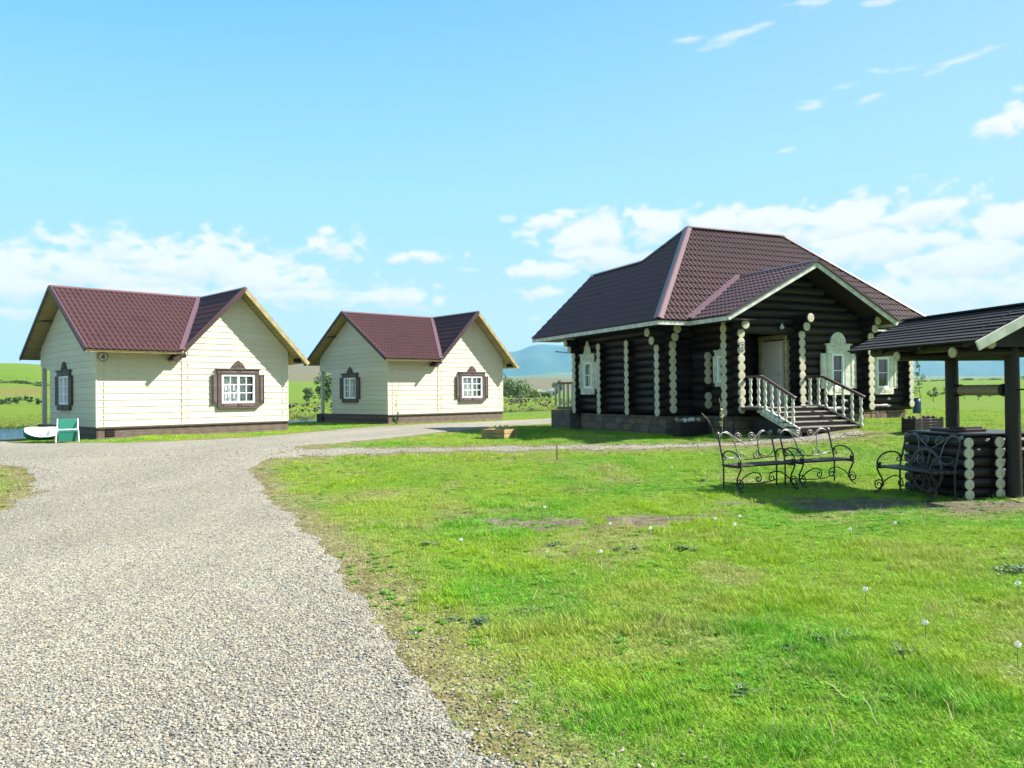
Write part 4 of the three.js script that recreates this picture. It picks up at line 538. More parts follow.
// ---------------------------------------------------------------- wrought-iron benches
function spiral(cx, cy, r0, r1, a0, turns, n = 26) { const o = []; for (let i = 0; i <= n; i++) { const t = i / n, a = a0 + t * turns * 2 * Math.PI, r = lerp(r0, r1, t); o.push([cx + Math.cos(a) * r, cy + Math.sin(a) * r]); } return o; }
function buildBench(g) {
  const hl = 0.62, zb = (y) => y < 0.45 ? -0.22 : -0.22 - (y - 0.45) * 0.27;
  for (let k = 0; k < 4; k++) box('seat_slat', 2 * hl + 0.1, 0.032, 0.098, V(0, 0.462, -0.17 + k * 0.118), M.benchSlat, g, 0.008);
  for (const s of [-1, 1]) {
    const x = s * hl, F = (name, pts, r, seg = 24, mat = M.iron) => mesh(name, tube(pts.map(([z, y]) => V(x, y, z)), r, seg, 6), mat, g);
    F('back_post', [[-0.22, 0], [-0.22, 0.2], [-0.222, 0.45], [-0.27, 0.66], [-0.34, 0.92], [-0.355, 0.98]], 0.016, 20); F('seat_bearer', [[-0.22, 0.435], [0, 0.435], [0.25, 0.435]], 0.013, 4);
    F('front_leg', [[0.25, 0.43], [0.2, 0.33], [0.14, 0.22], [0.16, 0.1], [0.24, 0.03], [0.3, 0.012]], 0.014); F('leg_scroll', spiral(0.22, 0.14, 0.1, 0.025, Math.PI * 1.1, -1.6), 0.011, 34);
    F('armrest', [[-0.255, 0.62], [-0.17, 0.69], [-0.02, 0.71], [0.13, 0.67], [0.225, 0.58], [0.24, 0.5], [0.2, 0.475], [0.17, 0.51], [0.19, 0.54]], 0.014, 34); F('arm_scroll', spiral(-0.19, 0.585, 0.055, 0.015, Math.PI * 0.5, 1.4), 0.009, 24);
    const ro = mesh('arm_rosette', new THREE.SphereGeometry(0.03, 8, 6), M.iron, g); ro.position.set(x, 0.5, 0.22); const fin = new THREE.Group();
    const f = mesh('post_finial', new THREE.LatheGeometry([[0.001, 0.05], [0.02, 0.045], [0.034, 0.015], [0.03, -0.015], [0.014, -0.035], [0.001, -0.04]].map(([a, b]) => new THREE.Vector2(a, b)), 10), M.ironSunlit, g); f.position.set(x, 1.0, -0.36); f.rotation.x = -0.3;
    // back scrolls, mirrored about the middle
    const Bk = (name, pts, r, seg = 40, mat = M.ironSunlit) => mesh(name, tube(pts.map(([a, y]) => V(s * a, y, zb(y))), r, seg, 6), mat, g);
    Bk('back_scroll', [[hl, 0.92], [hl - 0.1, 1.02], [hl - 0.24, 1.0], [hl - 0.33, 0.88], [hl - 0.36, 0.74], [hl - 0.36, 0.6], [hl - 0.3, 0.54]], 0.011); Bk('back_scroll', [[hl - 0.03, 0.98], [hl - 0.2, 1.04], [hl - 0.36, 0.94], [hl - 0.52, 0.84], [0.03, 0.8]], 0.01); Bk('back_scroll', [[hl, 0.7], [hl - 0.1, 0.6], [hl - 0.25, 0.57], [hl - 0.4, 0.66], ...spiral(hl - 0.46, 0.6, 0.09, 0.02, Math.PI * 0.35, -1.3, 18)], 0.009, 44);
    Bk('back_curl', spiral(0.15, 0.93, 0.09, 0.02, -0.3, 1.7), 0.009, 34);
    // apron under the seat
    const Ap = (pts, r = 0.011) => mesh('apron_scroll', tube(pts.map(([a, y]) => V(s * a, y, 0.16)), r, 40, 6), M.iron, g);
    Ap([[hl - 0.02, 0.16], [hl - 0.15, 0.26], [hl - 0.34, 0.33], [hl - 0.5, 0.3], ...spiral(hl - 0.46, 0.22, 0.075, 0.02, Math.PI * 0.75, 1.1, 16)]);
  }
  mesh('back_rail', tube([V(-hl, 0.56, zb(0.56)), V(0, 0.53, zb(0.53)), V(hl, 0.56, zb(0.56))], 0.009, 12, 6), M.iron, g); mesh('stretcher', tube([V(-hl, 0.14, -0.2), V(-0.2, 0.1, -0.1), V(0.2, 0.1, -0.1), V(hl, 0.14, -0.2)], 0.01, 20, 6), M.iron, g);
}
const fz = (x, z, t, d) => [x + Math.sin(t) * d, z + Math.cos(t) * d];
const [bax, baz] = fz(4.36, -14.45, 0.428, 0.22), [bbx, bbz] = fz(5.68, -15.05, 0.428, 0.22);
const bench = thing('iron_bench', 'wrought iron bench on the lawn, dry stalks rising behind its end post', 'bench', bax, ground(bax, baz), baz, 0.428, 'wrought iron benches by the well'); buildBench(bench);
copy(bench, 'wrought iron bench on the lawn before the porch steps, between another bench and the well', bbx, ground(bbx, bbz), bbz, 0.42);
copy(bench, 'wrought iron bench along the log side of the well, before the wagon wheel', 6.74, ground(6.74, -13.2), -13.2, -1.34);

// ---------------------------------------------------------------- leaves and small plants
const leafMat = (r, g, b) => new THREE.MeshPhysicalMaterial({ color: lin(r, g, b), roughness: 0.8, transmission: 0.3, thickness: 0, side: THREE.DoubleSide });
const LEAF = { mid: leafMat(0.07, 0.15, 0.025), dark: leafMat(0.04, 0.10, 0.022), yellow: leafMat(0.14, 0.20, 0.03), pale: leafMat(0.12, 0.19, 0.06), straw: std(lin(0.42, 0.36, 0.18), 0.85, { side: THREE.DoubleSide }) };
// leaves filling lumpy clumps inside an ellipsoid
function crownGeo(R, rx, ry, rz, count, size, cy) {
  const clumps = []; const nc = Math.max(5, Math.round(count / 55)); for (let i = 0; i < nc; i++) { let x, y, z; do { x = R() * 2 - 1; y = R() * 2 - 1; z = R() * 2 - 1; } while (x * x + y * y + z * z > 1); const k = 0.78 + 0.3 * R(); clumps.push([x * rx * k, y * ry * k + cy, z * rz * k, 0.24 + 0.22 * R()]); }
  const p = []; for (let i = 0; i < count; i++) { const c = clumps[i % nc]; let x, y, z; do { x = R() * 2 - 1; y = R() * 2 - 1; z = R() * 2 - 1; } while (x * x + y * y + z * z > 1); const cx = c[0] + x * rx * c[3], cyy = c[1] + y * ry * c[3], cz = c[2] + z * rz * c[3], s = size * (0.6 + 0.8 * R()), a = R() * 6.28, b = (R() - 0.5) * 2.4, u = V(Math.cos(a), Math.sin(b) * 0.6, Math.sin(a)).multiplyScalar(s), w = V(-Math.sin(a) * 0.5, Math.cos(b), Math.cos(a) * 0.5).multiplyScalar(s * 0.55); const A = V(cx, cyy, cz); const q = [A.clone().sub(u), A.clone().add(w), A.clone().add(u), A.clone().sub(w)]; for (const k of [0, 1, 2, 0, 2, 3]) p.push(q[k].x, q[k].y, q[k].z); }
  const g = new THREE.BufferGeometry(); g.setAttribute('position', new THREE.Float32BufferAttribute(p, 3)); g.computeVertexNormals(); return g;
}
function limbGeo(R, h, r, n, spread) { const L = [new THREE.CylinderGeometry(r * 0.45, r, h, 8, 3).translate(0, h / 2, 0)]; for (let i = 0; i < n; i++) { const a = R() * 6.28, y = h * (0.4 + 0.5 * R()); L.push(tube([V(0, y, 0), V(Math.cos(a) * spread * 0.5, y + spread * 0.5, Math.sin(a) * spread * 0.5), V(Math.cos(a) * spread, y + spread * 1.1, Math.sin(a) * spread)], r * 0.28, 5, 5)); } return mergeGeometries(L.map((g) => { const q = g.index ? g.toNonIndexed() : g; return q; })); }
function tree(name, label, category, x, z, h, w, mat, count, leaf, seed, group, low = 0.2) { const R = rng(seed), t = thing(name, label, category, x, ground(x, z) - 0.05, z, 0, group); mesh('trunk', limbGeo(R, h * 0.75, Math.max(0.03, h * 0.022), 5, w * 0.35), M.bark, t); mesh('crown', crownGeo(R, w / 2, h * (1 - low) / 2, w / 2, count, leaf, h * (1 + low) / 2), mat, t); return t; }
const rayAt = (px, dist) => [(px - 512) / 786 * dist, -dist];
// bushes and young trees across the pond
tree('willow_bush', 'rounded green willow bush beyond the pond, seen past the cottage gable', 'bush', ...rayAt(514, 118), 3.7, 5.4, LEAF.pale, 3200, 0.15, 1, 'bushes across the pond', 0.05);
tree('willow_bush', 'broad green willow bush right beside the rounded one beyond the pond', 'bush', ...rayAt(534, 126), 2.0, 3.4, LEAF.yellow, 1800, 0.14, 2, 'bushes across the pond', 0.05);
tree('willow_bush', 'low green bush in the meadow before the white sheds', 'bush', ...rayAt(547, 175), 1.6, 2.6, LEAF.pale, 900, 0.17, 3, 'bushes across the pond', 0.05);
tree('dark_tree', 'dark green tree beside the small white shed across the meadow', 'tree', ...rayAt(557, 230), 4.4, 3.6, LEAF.dark, 600, 0.25, 4);
tree('willow_bush', 'tall green bush on the far pond bank behind the cottage porch post', 'bush', ...rayAt(327, 70), 2.8, 2.0, LEAF.mid, 2000, 0.1, 5, 'bushes across the pond', 0.05);
tree('willow_bush', 'small light bush on the far pond bank between the two cottages', 'bush', ...rayAt(309, 74), 1.5, 1.3, LEAF.pale, 800, 0.09, 6, 'bushes across the pond', 0.05);
for (const [px, d, h, w, s] of [[3, 98, 0.8, 1.0, 7], [9, 100, 1.0, 1.2, 8], [17, 97, 1.2, 1.3, 9], [31, 102, 0.8, 0.9, 10], [38, 98, 0.9, 1.1, 12], [26, 112, 0.7, 1.0, 13]]) tree('hill_bush', 'dark scrubby bush below the bare earth scar on the hillside', 'bush', ...rayAt(px, d), h, w, LEAF.dark, 380, 0.09, s, 'bushes on the hillside', 0.0);
for (const [px, d, h, w, s] of [[933, 62, 1.35, 0.9, 14], [978, 66, 1.1, 0.55, 15], [964, 74, 0.9, 1.5, 16], [990, 78, 0.8, 1.4, 17], [1003, 80, 0.9, 1.2, 18], [1014, 70, 1.1, 1.0, 19], [946, 90, 1.2, 1.6, 20]]) tree('field_sapling', 'young sapling in the meadow seen past the well posts', 'sapling', ...rayAt(px, d), h, w, s % 2 ? LEAF.mid : LEAF.dark, 260, 0.06, s, 'saplings in the meadow behind the well', 0.25);
for (let k = 0; k < 14; k++) { const R = rng(400 + k), px = 915 + k * 9 + R() * 6, d = 400 + R() * 60; tree('distant_tree', 'small dark tree in the far hedge line behind the well', 'tree', ...rayAt(px, d), 1.5 + R() * 1.4, 6 + R() * 4, k % 3 ? LEAF.dark : LEAF.mid, 360, 0.32, 420 + k, 'far hedge line', 0.0); }
for (let k = 0; k < 9; k++) { const R = rng(500 + k), px = -4 + k * 6 + R() * 3, d = 168 + R() * 6; tree('distant_tree', 'low dark shrub in the thin hedge high on the left hillside', 'tree', ...rayAt(px, d), 0.5 + R() * 0.25, 2.6 + R() * 1.2, LEAF.dark, 200, 0.16, 520 + k, 'hillside hedge', 0.0); }
// two sheds far across the meadow
for (const [px, d, w, label] of [[540, 205, 3.4, 'long low white shed far across the meadow'], [552, 215, 1.6, 'small white shed far across the meadow by the dark tree']]) { const [x, z] = rayAt(px, d), s = thing('shed', label, 'shed', x, ground(x, z) - 0.1, z, 0.25); box('wall', w, 1.3, 2.2, V(0, 0.65, 0), M.shed, s); const rf = mesh('roof', extrude([[-w / 2 - 0.15, 0], [w / 2 + 0.15, 0], [w / 2 + 0.15, 0.05], [0, 0.7], [-w / 2 - 0.15, 0.05]], 2.5), M.whiteTrim, s); rf.position.set(0, 1.3, -1.25); box('door', 0.5, 0.95, 0.04, V(0.1, 0.5, 1.11), M.brown, s); }

// slatted planters by the house
const inHouse = (x, Z) => { const v = P(x, 0, Z).applyAxisAngle(V(0, 1, 0), 0.428); return [v.x + 4.311, v.z - 23.045]; };
function planter(g, w, h, d, fill) { for (const s of [-1, 1]) for (const q of [-1, 1]) box('corner_post', 0.06, h, 0.06, V(s * (w / 2 - 0.03), h / 2, q * (d / 2 - 0.03)), M.black, g, 0.008); const n = 5; for (let k = 0; k < n; k++) { const y = 0.06 + k * (h - 0.08) / (n - 0.3); for (const q of [-1, 1]) { box('slat', w - 0.02, 0.062, 0.022, V(0, y, q * d / 2), k % 2 ? M.log2 : M.log, g, 0.006); box('slat', 0.022, 0.062, d - 0.02, V(q * w / 2, y, 0), k % 2 ? M.log : M.log2, g, 0.006); } } box('liner', w - 0.08, h - 0.06, d - 0.08, V(0, h / 2 - 0.02, 0), M.soil, g); }
{ const [x, z] = inHouse(1.28, 0.24), p = thing('slatted_planter', 'dark slatted planter heaped with pale stones against the log house plinth', 'planter', x, ground(x, z) + 0.02, z, 0.428, 'slatted planters'); planter(p, 1.0, 0.46, 0.4); const R = rng(61), sg = new THREE.IcosahedronGeometry(0.07, 1); for (let k = 0; k < 16; k++) { const m = mesh('stone', sg, k % 3 ? M.whiteTrim : M.rawWood, p); m.position.set((R() - 0.5) * 0.85, 0.45 + R() * 0.04, (R() - 0.5) * 0.28); m.scale.set(0.8 + R() * 0.5, 0.6 + R() * 0.4, 0.8 + R() * 0.4); m.rotation.set(R() * 3, R() * 3, 0); } }
{ const x = 11.05, z = -21.2, p = thing('slatted_planter', 'dark slatted planter on the lawn behind the well, a thin sapling in it', 'planter', x, ground(x, z), z, 0.3, 'slatted planters'); planter(p, 0.98, 0.42, 0.45); const R = rng(62), sg = new THREE.IcosahedronGeometry(0.05, 1); for (let k = 0; k < 7; k++) { const m = mesh('stone', sg, M.stoneB, p); m.position.set((R() - 0.5) * 0.8, 0.42, (R() - 0.5) * 0.28); }
  const t = thing('potted_sapling', 'thin pale sapling growing out of the dark planter behind the well', 'sapling', x - 0.06, ground(x, z) + 0.38, z, 0), R2 = rng(63); mesh('stem', tube([V(0, 0, 0), V(0.02, 0.5, 0), V(-0.02, 0.95, 0.01), V(0.01, 1.4, 0)], 0.008, 10, 5), M.bark, t); mesh('leaves', crownGeo(R2, 0.24, 0.42, 0.24, 150, 0.035, 1.05), LEAF.pale, t); }
{ const b = thing('wooden_flower_box', 'low square wooden flower box with sprouting weeds on the lawn', 'flower box', -0.40, ground(-0.40, -24.0), -23.95, -0.57); const w = 0.82, d = 0.7, h = 0.28; for (let k = 0; k < 2; k++) { const y = 0.07 + k * 0.14; for (const s of [-1, 1]) { box('side_board', w, 0.132, 0.03, V(0, y, s * d / 2), M.boxWood, b, 0.006); box('end_board', 0.03, 0.132, d - 0.032, V(s * (w / 2 - 0.016), y, 0), M.boxWood, b, 0.006); } } box('soil', w - 0.06, 0.2, d - 0.06, V(0, 0.12, 0), M.soil, b); mesh('sprouts', crownGeo(rng(64), 0.3, 0.1, 0.24, 90, 0.035, 0.32), LEAF.yellow, b); }
{ const s = top(mesh('wooden_stake', tube([V(0, 0, 0), V(0.005, 0.2, 0), V(0, 0.38, 0.01)], 0.014, 6, 6), M.bark), 'short thin stake standing alone in the lawn near the gravel footpath', 'stake'); s.position.set(1.03, ground(1.03, -18.4) - 0.02, -18.4); }
// climbing plant at the corner of the second cottage
{ const v = V(0.22, 0, 0.3).applyAxisAngle(V(0, 1, 0), 0.725), x = -5.727 + v.x, z = -36.256 + v.z, t = thing('climbing_plant', 'thin climbing plant against the sunny corner of the unnumbered cottage', 'plant', x, ground(x, z), z, 0), R = rng(65); mesh('stem', tube([V(0, 0, 0), V(0.06, 0.5, 0.02), V(-0.02, 1.0, 0), V(0.1, 1.5, -0.05), V(0.14, 1.9, -0.08)], 0.008, 14, 5), M.bark, t); mesh('leaves', mergeGeometries([crownGeo(R, 0.16, 0.3, 0.12, 120, 0.04, 0.3), crownGeo(R, 0.08, 0.25, 0.06, 24, 0.032, 0.9), crownGeo(R, 0.1, 0.16, 0.06, 18, 0.035, 1.55)]), LEAF.yellow, t); }
{ const [x, z] = rayAt(916.5, 33), b = thing('plastic_barrel', 'blue plastic barrel standing beyond the corner of the log house', 'barrel', x, ground(x, z), z, 0); mesh('drum', new THREE.LatheGeometry([[0, 0], [0.15, 0], [0.165, 0.03], [0.165, 0.2], [0.175, 0.21], [0.175, 0.24], [0.165, 0.25], [0.165, 0.42], [0.175, 0.43], [0.175, 0.46], [0.165, 0.47], [0.16, 0.62], [0, 0.63]].map(([a, c]) => new THREE.Vector2(a, c)), 20), M.blueBarrel, b); mesh('lid', new THREE.CylinderGeometry(0.15, 0.15, 0.03, 20), M.black, b).position.y = 0.64; }
// dry stalks behind the first bench
{ const t = thing('dry_stalks', 'two tall dry stalks rising behind the end of an iron bench', 'plant', bax - 0.66, ground(bax, baz), baz - 0.02, 0); mesh('stalk', tube([V(0, 0, 0), V(-0.03, 0.7, 0), V(0.02, 1.2, 0), V(-0.03, 1.66, 0)], 0.0032, 10, 5), LEAF.straw, t); mesh('stalk', tube([V(-0.02, 0, 0.02), V(-0.08, 0.7, 0), V(-0.2, 1.2, 0.02), V(-0.36, 1.4, 0)], 0.003, 10, 5), LEAF.straw, t); mesh('leaves', crownGeo(rng(66), 0.05, 0.25, 0.05, 14, 0.035, 1.3), LEAF.straw, t); }

// ---------------------------------------------------------------- boat and chair drawn up by the first cottage
{
  const b = thing('rowing_boat', 'small teal rowing boat with white inside and rim, drawn up beside the numbered cottage', 'boat', -14.82, ground(-14.9, -24.8) + 0.10, -24.9, 0.55);
  const hull = (inner) => { const NS = 18, NT = 12, pos = [], idx = []; for (let i = 0; i <= NS; i++) for (let j = 0; j <= NT; j++) { const s = i / NS * 2 - 1, wdt = 0.56 * Math.pow(Math.max(0, 1 - Math.pow(Math.abs(s), 2.6)), 0.75) + (s < 0 ? 0.12 * ss(0, -1, s) : 0), t = j / NT * 2 - 1, sheer = 0.5 + 0.16 * s * s, kl = 0.02 + 0.3 * Math.pow(Math.abs(s), 4), k = inner ? 0.94 : 1; pos.push(s * 1.15 * k, lerp(kl, sheer, Math.pow(Math.abs(t), 2.4)) + (inner ? 0.03 * (1 - Math.abs(t)) : 0), t * wdt * k); } for (let i = 0; i < NS; i++) for (let j = 0; j < NT; j++) { const a = i * (NT + 1) + j, c = a + NT + 1; idx.push(a, c, a + 1, a + 1, c, c + 1); } const g = new THREE.BufferGeometry(); g.setAttribute('position', new THREE.Float32BufferAttribute(pos, 3)); g.setIndex(idx); g.computeVertexNormals(); return g; };
  const h = mesh('hull', hull(false), M.boatGreen.clone(), b); h.material.side = THREE.DoubleSide; const li = mesh('lining', hull(true), M.boatWhite.clone(), b); li.material.side = THREE.DoubleSide; for (const s of [-1, 1]) { const pts = []; for (let i = 0; i <= 18; i++) { const q = i / 18 * 2 - 1, w = 0.56 * Math.pow(Math.max(0, 1 - Math.pow(Math.abs(q), 2.6)), 0.75) + (q < 0 ? 0.12 * ss(0, -1, q) : 0); pts.push(V(q * 1.14, 0.505 + 0.16 * q * q, s * w)); } mesh('gunwale', tube(pts, 0.026, 36, 6), M.boatWhite, b); }
  for (const x of [-0.35, 0.4]) box('thwart', 0.2, 0.03, 1.0, V(x, 0.4, 0), M.boatWhite, b, 0.008); b.rotation.set(0.5, 0.75, 0.0, 'YXZ'); b.scale.setScalar(0.52);
}
{
  const c = thing('garden_chair', 'green fabric garden chair with white armrests beside the rowing boat', 'chair', -13.95, ground(-13.95, -24.6) + 0.01, -24.65, 0.5); const w = 0.62;
  const bk = mesh('backrest', metricUV(new RoundedBoxGeometry(w, 0.5, 0.06, 2, 0.025)), M.fabricGreen, c); bk.position.set(0, 0.66, -0.24); bk.rotation.x = -0.2; const st = mesh('seat', metricUV(new RoundedBoxGeometry(w, 0.07, 0.52, 2, 0.03)), M.fabricGreen, c); st.position.set(0, 0.4, 0.02); const ap = mesh('front_panel', metricUV(new RoundedBoxGeometry(w, 0.34, 0.03, 1, 0.01)), M.fabricGreen, c); ap.position.set(0, 0.2, 0.26);
  for (const s of [-1, 1]) { mesh('armrest', tube([V(s * 0.35, 0.9, -0.3), V(s * 0.35, 0.66, -0.1), V(s * 0.35, 0.6, 0.1), V(s * 0.36, 0.55, 0.28), V(s * 0.38, 0.3, 0.34), V(s * 0.39, 0.0, 0.36)], 0.024, 24, 7), M.boatWhite, c); mesh('leg', tube([V(s * 0.35, 0.64, -0.05), V(s * 0.35, 0.3, -0.2), V(s * 0.36, 0, -0.34)], 0.02, 10, 6), M.boatWhite, c); } box('crossbar', 0.72, 0.05, 0.03, V(0, 0.5, 0.29), M.boatWhite, c, 0.01); c.scale.setScalar(0.8);
}

// ---------------------------------------------------------------- lawn, weeds, loose stones
const blocked = (x, z) => { const r = [[-13.809, -26.101, 0.784, 7, 6.5, 0.05], [-5.727, -36.256, 0.725, 7, 6.5, 0.05]]; for (const [px, pz, t, w, d, e] of r) { const dx = x - px, dz = z - pz, lx = dx * Math.cos(t) - dz * Math.sin(t), lz = -(dx * Math.sin(t) + dz * Math.cos(t)); if (lx > -e && lx < w + e && lz > -e && lz < d + e) return true; } { const dx = x - 4.311, dz = z + 23.045, t = 0.428, lx = dx * Math.cos(t) - dz * Math.sin(t), lz = -(dx * Math.sin(t) + dz * Math.cos(t)); if ((lx > 0.98 && lx < 11.6 && lz > 1.05 && lz < 8) || (lx > 2.05 && lx < 7.45 && lz > -0.82 && lz < 2) || (lx > 2.2 && lx < 4.75 && lz > -3.1 && lz < 0)) return true; } { const dx = x - 7.3, dz = z + 12.75, t = 0.2, lx = dx * Math.cos(t) - dz * Math.sin(t), lz = -(dx * Math.sin(t) + dz * Math.cos(t)); if (lx > -0.02 && lx < 1.62 && lz > -0.1 && lz < 1.52) return true; } return false; };
function tuftGeo(seed, n, h, spread, wide, lean) { const R = rng(seed), p = [], nor = []; for (let i = 0; i < n; i++) { const a = R() * 6.28, rr = Math.sqrt(R()) * spread, bx = Math.cos(a) * rr, bz = Math.sin(a) * rr, H = h * (0.45 + 0.75 * R()), d = R() * 6.28, l = lean * (0.3 + R()) * H, w = wide * (0.7 + 0.6 * R()), sx = -Math.sin(d) * w, sz = Math.cos(d) * w, mx = bx + Math.cos(d) * l * 0.35, mz = bz + Math.sin(d) * l * 0.35, tx = bx + Math.cos(d) * l, tz = bz + Math.sin(d) * l; const q = [[bx - sx, 0, bz - sz], [bx + sx, 0, bz + sz], [mx + sx * 0.8, H * 0.6, mz + sz * 0.8], [mx - sx * 0.8, H * 0.6, mz - sz * 0.8], [tx, H, tz]]; for (const k of [0, 1, 2, 0, 2, 3, 3, 2, 4]) p.push(...q[k]); } const g = new THREE.BufferGeometry(); g.setAttribute('position', new THREE.Float32BufferAttribute(p, 3)); g.computeVertexNormals(); return g; }
const grassMat = new THREE.MeshPhysicalMaterial({ color: 0xffffff, roughness: 0.7, specularIntensity: 0.3, transmission: 0.36, thickness: 0, side: THREE.DoubleSide });
{
  const R = rng(314), sets = [[], [], [], []], m = new THREE.Matrix4(), q = new THREE.Quaternion(), e = new THREE.Euler(), C = new THREE.Color();
  const density = (r) => r < 6 ? 900 : 900 * Math.pow(6 / r, 1.45); let count = 0;
  const rMax = 46, steps = 260; let r0 = 2.4;
  for (let s = 0; s < steps; s++) {
    const r1 = 2.4 * Math.pow(rMax / 2.4, (s + 1) / steps), area = 0.5 * (r1 * r1 - r0 * r0) * 1.72, n = Math.round(area * density((r0 + r1) / 2));
    for (let i = 0; i < n; i++) {
      const r = lerp(r0, r1, R()), a = (R() - 0.5) * 1.72, x = Math.sin(a) * r, z = -Math.cos(a) * r, u = R(), pick = R(), v1 = R(), v2 = R(), v3 = R();
      const d = Math.min(roadSD(x, z), pathSD(x, z)); if (d < 0 && u > 0.07 * ss(-0.55, 0, d)) continue; if (d < 0.9 && v3 > ss(-0.2, 0.9, d) * 0.85 + 0.12) continue;
      if (z < -24 && sdPoly(POND, x, z) < 0.1) continue; if (blocked(x, z)) continue;
      const thin = ss(0.58, 0.75, fbm(x * 0.9, z * 0.9, 3)) * 0.6; if (v2 < thin) continue; if (r < 16) { const b = Math.min(sdPoly(BARE, x, z), sdPoly(YARD, x, z)); if (b + (fbm(x * 2.6, z * 2.6, 3) - 0.5) * 1.3 < 0.02 && v1 > 0.1) continue; }
      const lush = fbm(x * 0.45 + 30, z * 0.45, 3), clump = ss(0.52, 0.75, fbm(x * 1.5 + 9, z * 1.5, 2)), far = 1 + 0.9 * ss(8, 34, r);
      const k = pick < 0.62 ? (clump > 0.35 && pick < 0.4 ? 1 : 0) : pick < 0.88 ? 2 : 3;
      const sc = (0.62 + 0.6 * v1) * (0.8 + 0.45 * clump * lush) * (1 - 0.4 * ss(0.9, 0, d));
      e.set((v2 - 0.5) * 0.25, R() * 6.28, (v3 - 0.5) * 0.25); q.setFromEuler(e); m.compose(V(x, ground(x, z) - 0.006, z), q, V(sc * far, sc * (1 + 0.12 * (far - 1)), sc * far));
      const dry = Math.min(1, thin * 0.9 + ss(0.7, 0, d) * 0.55 + (v3 < 0.09 ? 0.7 : 0) + 0.45 * ss(0.5, 0.68, fbm(x * 0.7 + 51, z * 0.7, 3))), yl = Math.min(1, Math.max(0, ss(0.34, 0.62, fbm(x * 0.55 - 11, z * 0.55 + 4, 4)) * 1.1 + (v1 - 0.5) * 0.4));
      const g0 = [lerp(0.13, 0.30, yl), lerp(0.385, 0.45, yl), lerp(0.015, 0.02, yl)]; sets[k].push([m.clone(), lerp(g0[0], 0.44, dry * 0.75), lerp(g0[1], 0.39, dry * 0.75), lerp(g0[2], 0.13, dry * 0.75)]); count++;
    }
    r0 = r1;
  }
  const geos = [tuftGeo(1, 18, 0.037, 0.065, 0.0022, 0.9), tuftGeo(2, 20, 0.068, 0.06, 0.0024, 0.75), tuftGeo(3, 16, 0.032, 0.075, 0.0026, 1.3), tuftGeo(4, 8, 0.08, 0.05, 0.0018, 1.2)];
  sets.forEach((list, k) => { const im = new THREE.InstancedMesh(geos[k], grassMat, list.length); list.forEach(([mm, r, g, b], i) => { im.setMatrixAt(i, mm); im.setColorAt(i, C.setRGB(r, g, b)); }); im.name = numbered('lawn_grass'); im.castShadow = im.receiveShadow = true; im.userData = { kind: 'stuff', label: ['short green lawn grass covering the yard', 'taller lush clumps of lawn grass', 'low spreading lawn grass close to the soil', 'loose leaning grass blades in the lawn'][k], category: 'grass' }; scene.add(im); });
  console.log('tufts', count);
}
{ // loose stones over the gravel
  const R = rng(2718), lists = [[], []], m = new THREE.Matrix4(), q = new THREE.Quaternion(), e = new THREE.Euler(), C = new THREE.Color(); let r0 = 2.4; const steps = 160, rMax = 24;
  for (let s = 0; s < steps; s++) {
    const r1 = 2.4 * Math.pow(rMax / 2.4, (s + 1) / steps), rm = (r0 + r1) / 2, n = Math.round(0.5 * (r1 * r1 - r0 * r0) * 1.72 * (rm < 4.5 ? 3200 : 3200 * Math.pow(4.5 / rm, 2)));
    for (let i = 0; i < n; i++) { const r = lerp(r0, r1, R()), a = (R() - 0.5) * 1.72, x = Math.sin(a) * r, z = -Math.cos(a) * r, u = R(), sz = (0.0042 + 0.0075 * Math.pow(R(), 2)) * (1 + 0.5 * ss(8, 24, r)), t = gravelTones[Math.floor(R() * gravelTones.length)], b = 0.8 + R() * 0.3, e1 = R() * 6.28, e2 = R() * 6.28, e3 = R(); const d = Math.min(roadSD(x, z), pathSD(x, z) - 0.05); if (d > 0 && u > 0.34 * Math.exp(-d * 3.2)) continue; e.set((e3 - 0.5) * 0.8, e1, e2 * 0.1); q.setFromEuler(e); m.compose(V(x, ground(x, z) + (0.005 + 0.018 * ss(0.02, -0.25, d)) + sz * 0.2, z), q, V(sz * (0.8 + e3 * 0.6), sz * 0.62, sz)); C.setRGB(t[0] / 255 * b, t[1] / 255 * b, t[2] / 255 * b, THREE.SRGBColorSpace); lists[i & 1].push([m.clone(), C.r * 0.60, C.g * 0.595, C.b * 0.545]); }
    r0 = r1;
  }
  const g1 = new THREE.IcosahedronGeometry(1, 0), g2 = new THREE.DodecahedronGeometry(1, 0), pm = new THREE.MeshStandardMaterial({ color: 0xffffff, roughness: 0.85 });
  lists.forEach((l, k) => { const im = new THREE.InstancedMesh(k ? g1 : g2, pm, l.length); l.forEach(([mm, r, g, b], i) => { im.setMatrixAt(i, mm); im.setColorAt(i, C.setRGB(r, g, b)); }); im.name = numbered('loose_gravel'); im.castShadow = im.receiveShadow = true; im.userData = { kind: 'stuff', label: ['angular loose gravel chips strewn over the road', 'rounded loose pebbles strewn over the road'][k], category: 'gravel' }; scene.add(im); });
  console.log('pebbles', lists[0].length + lists[1].length);
}
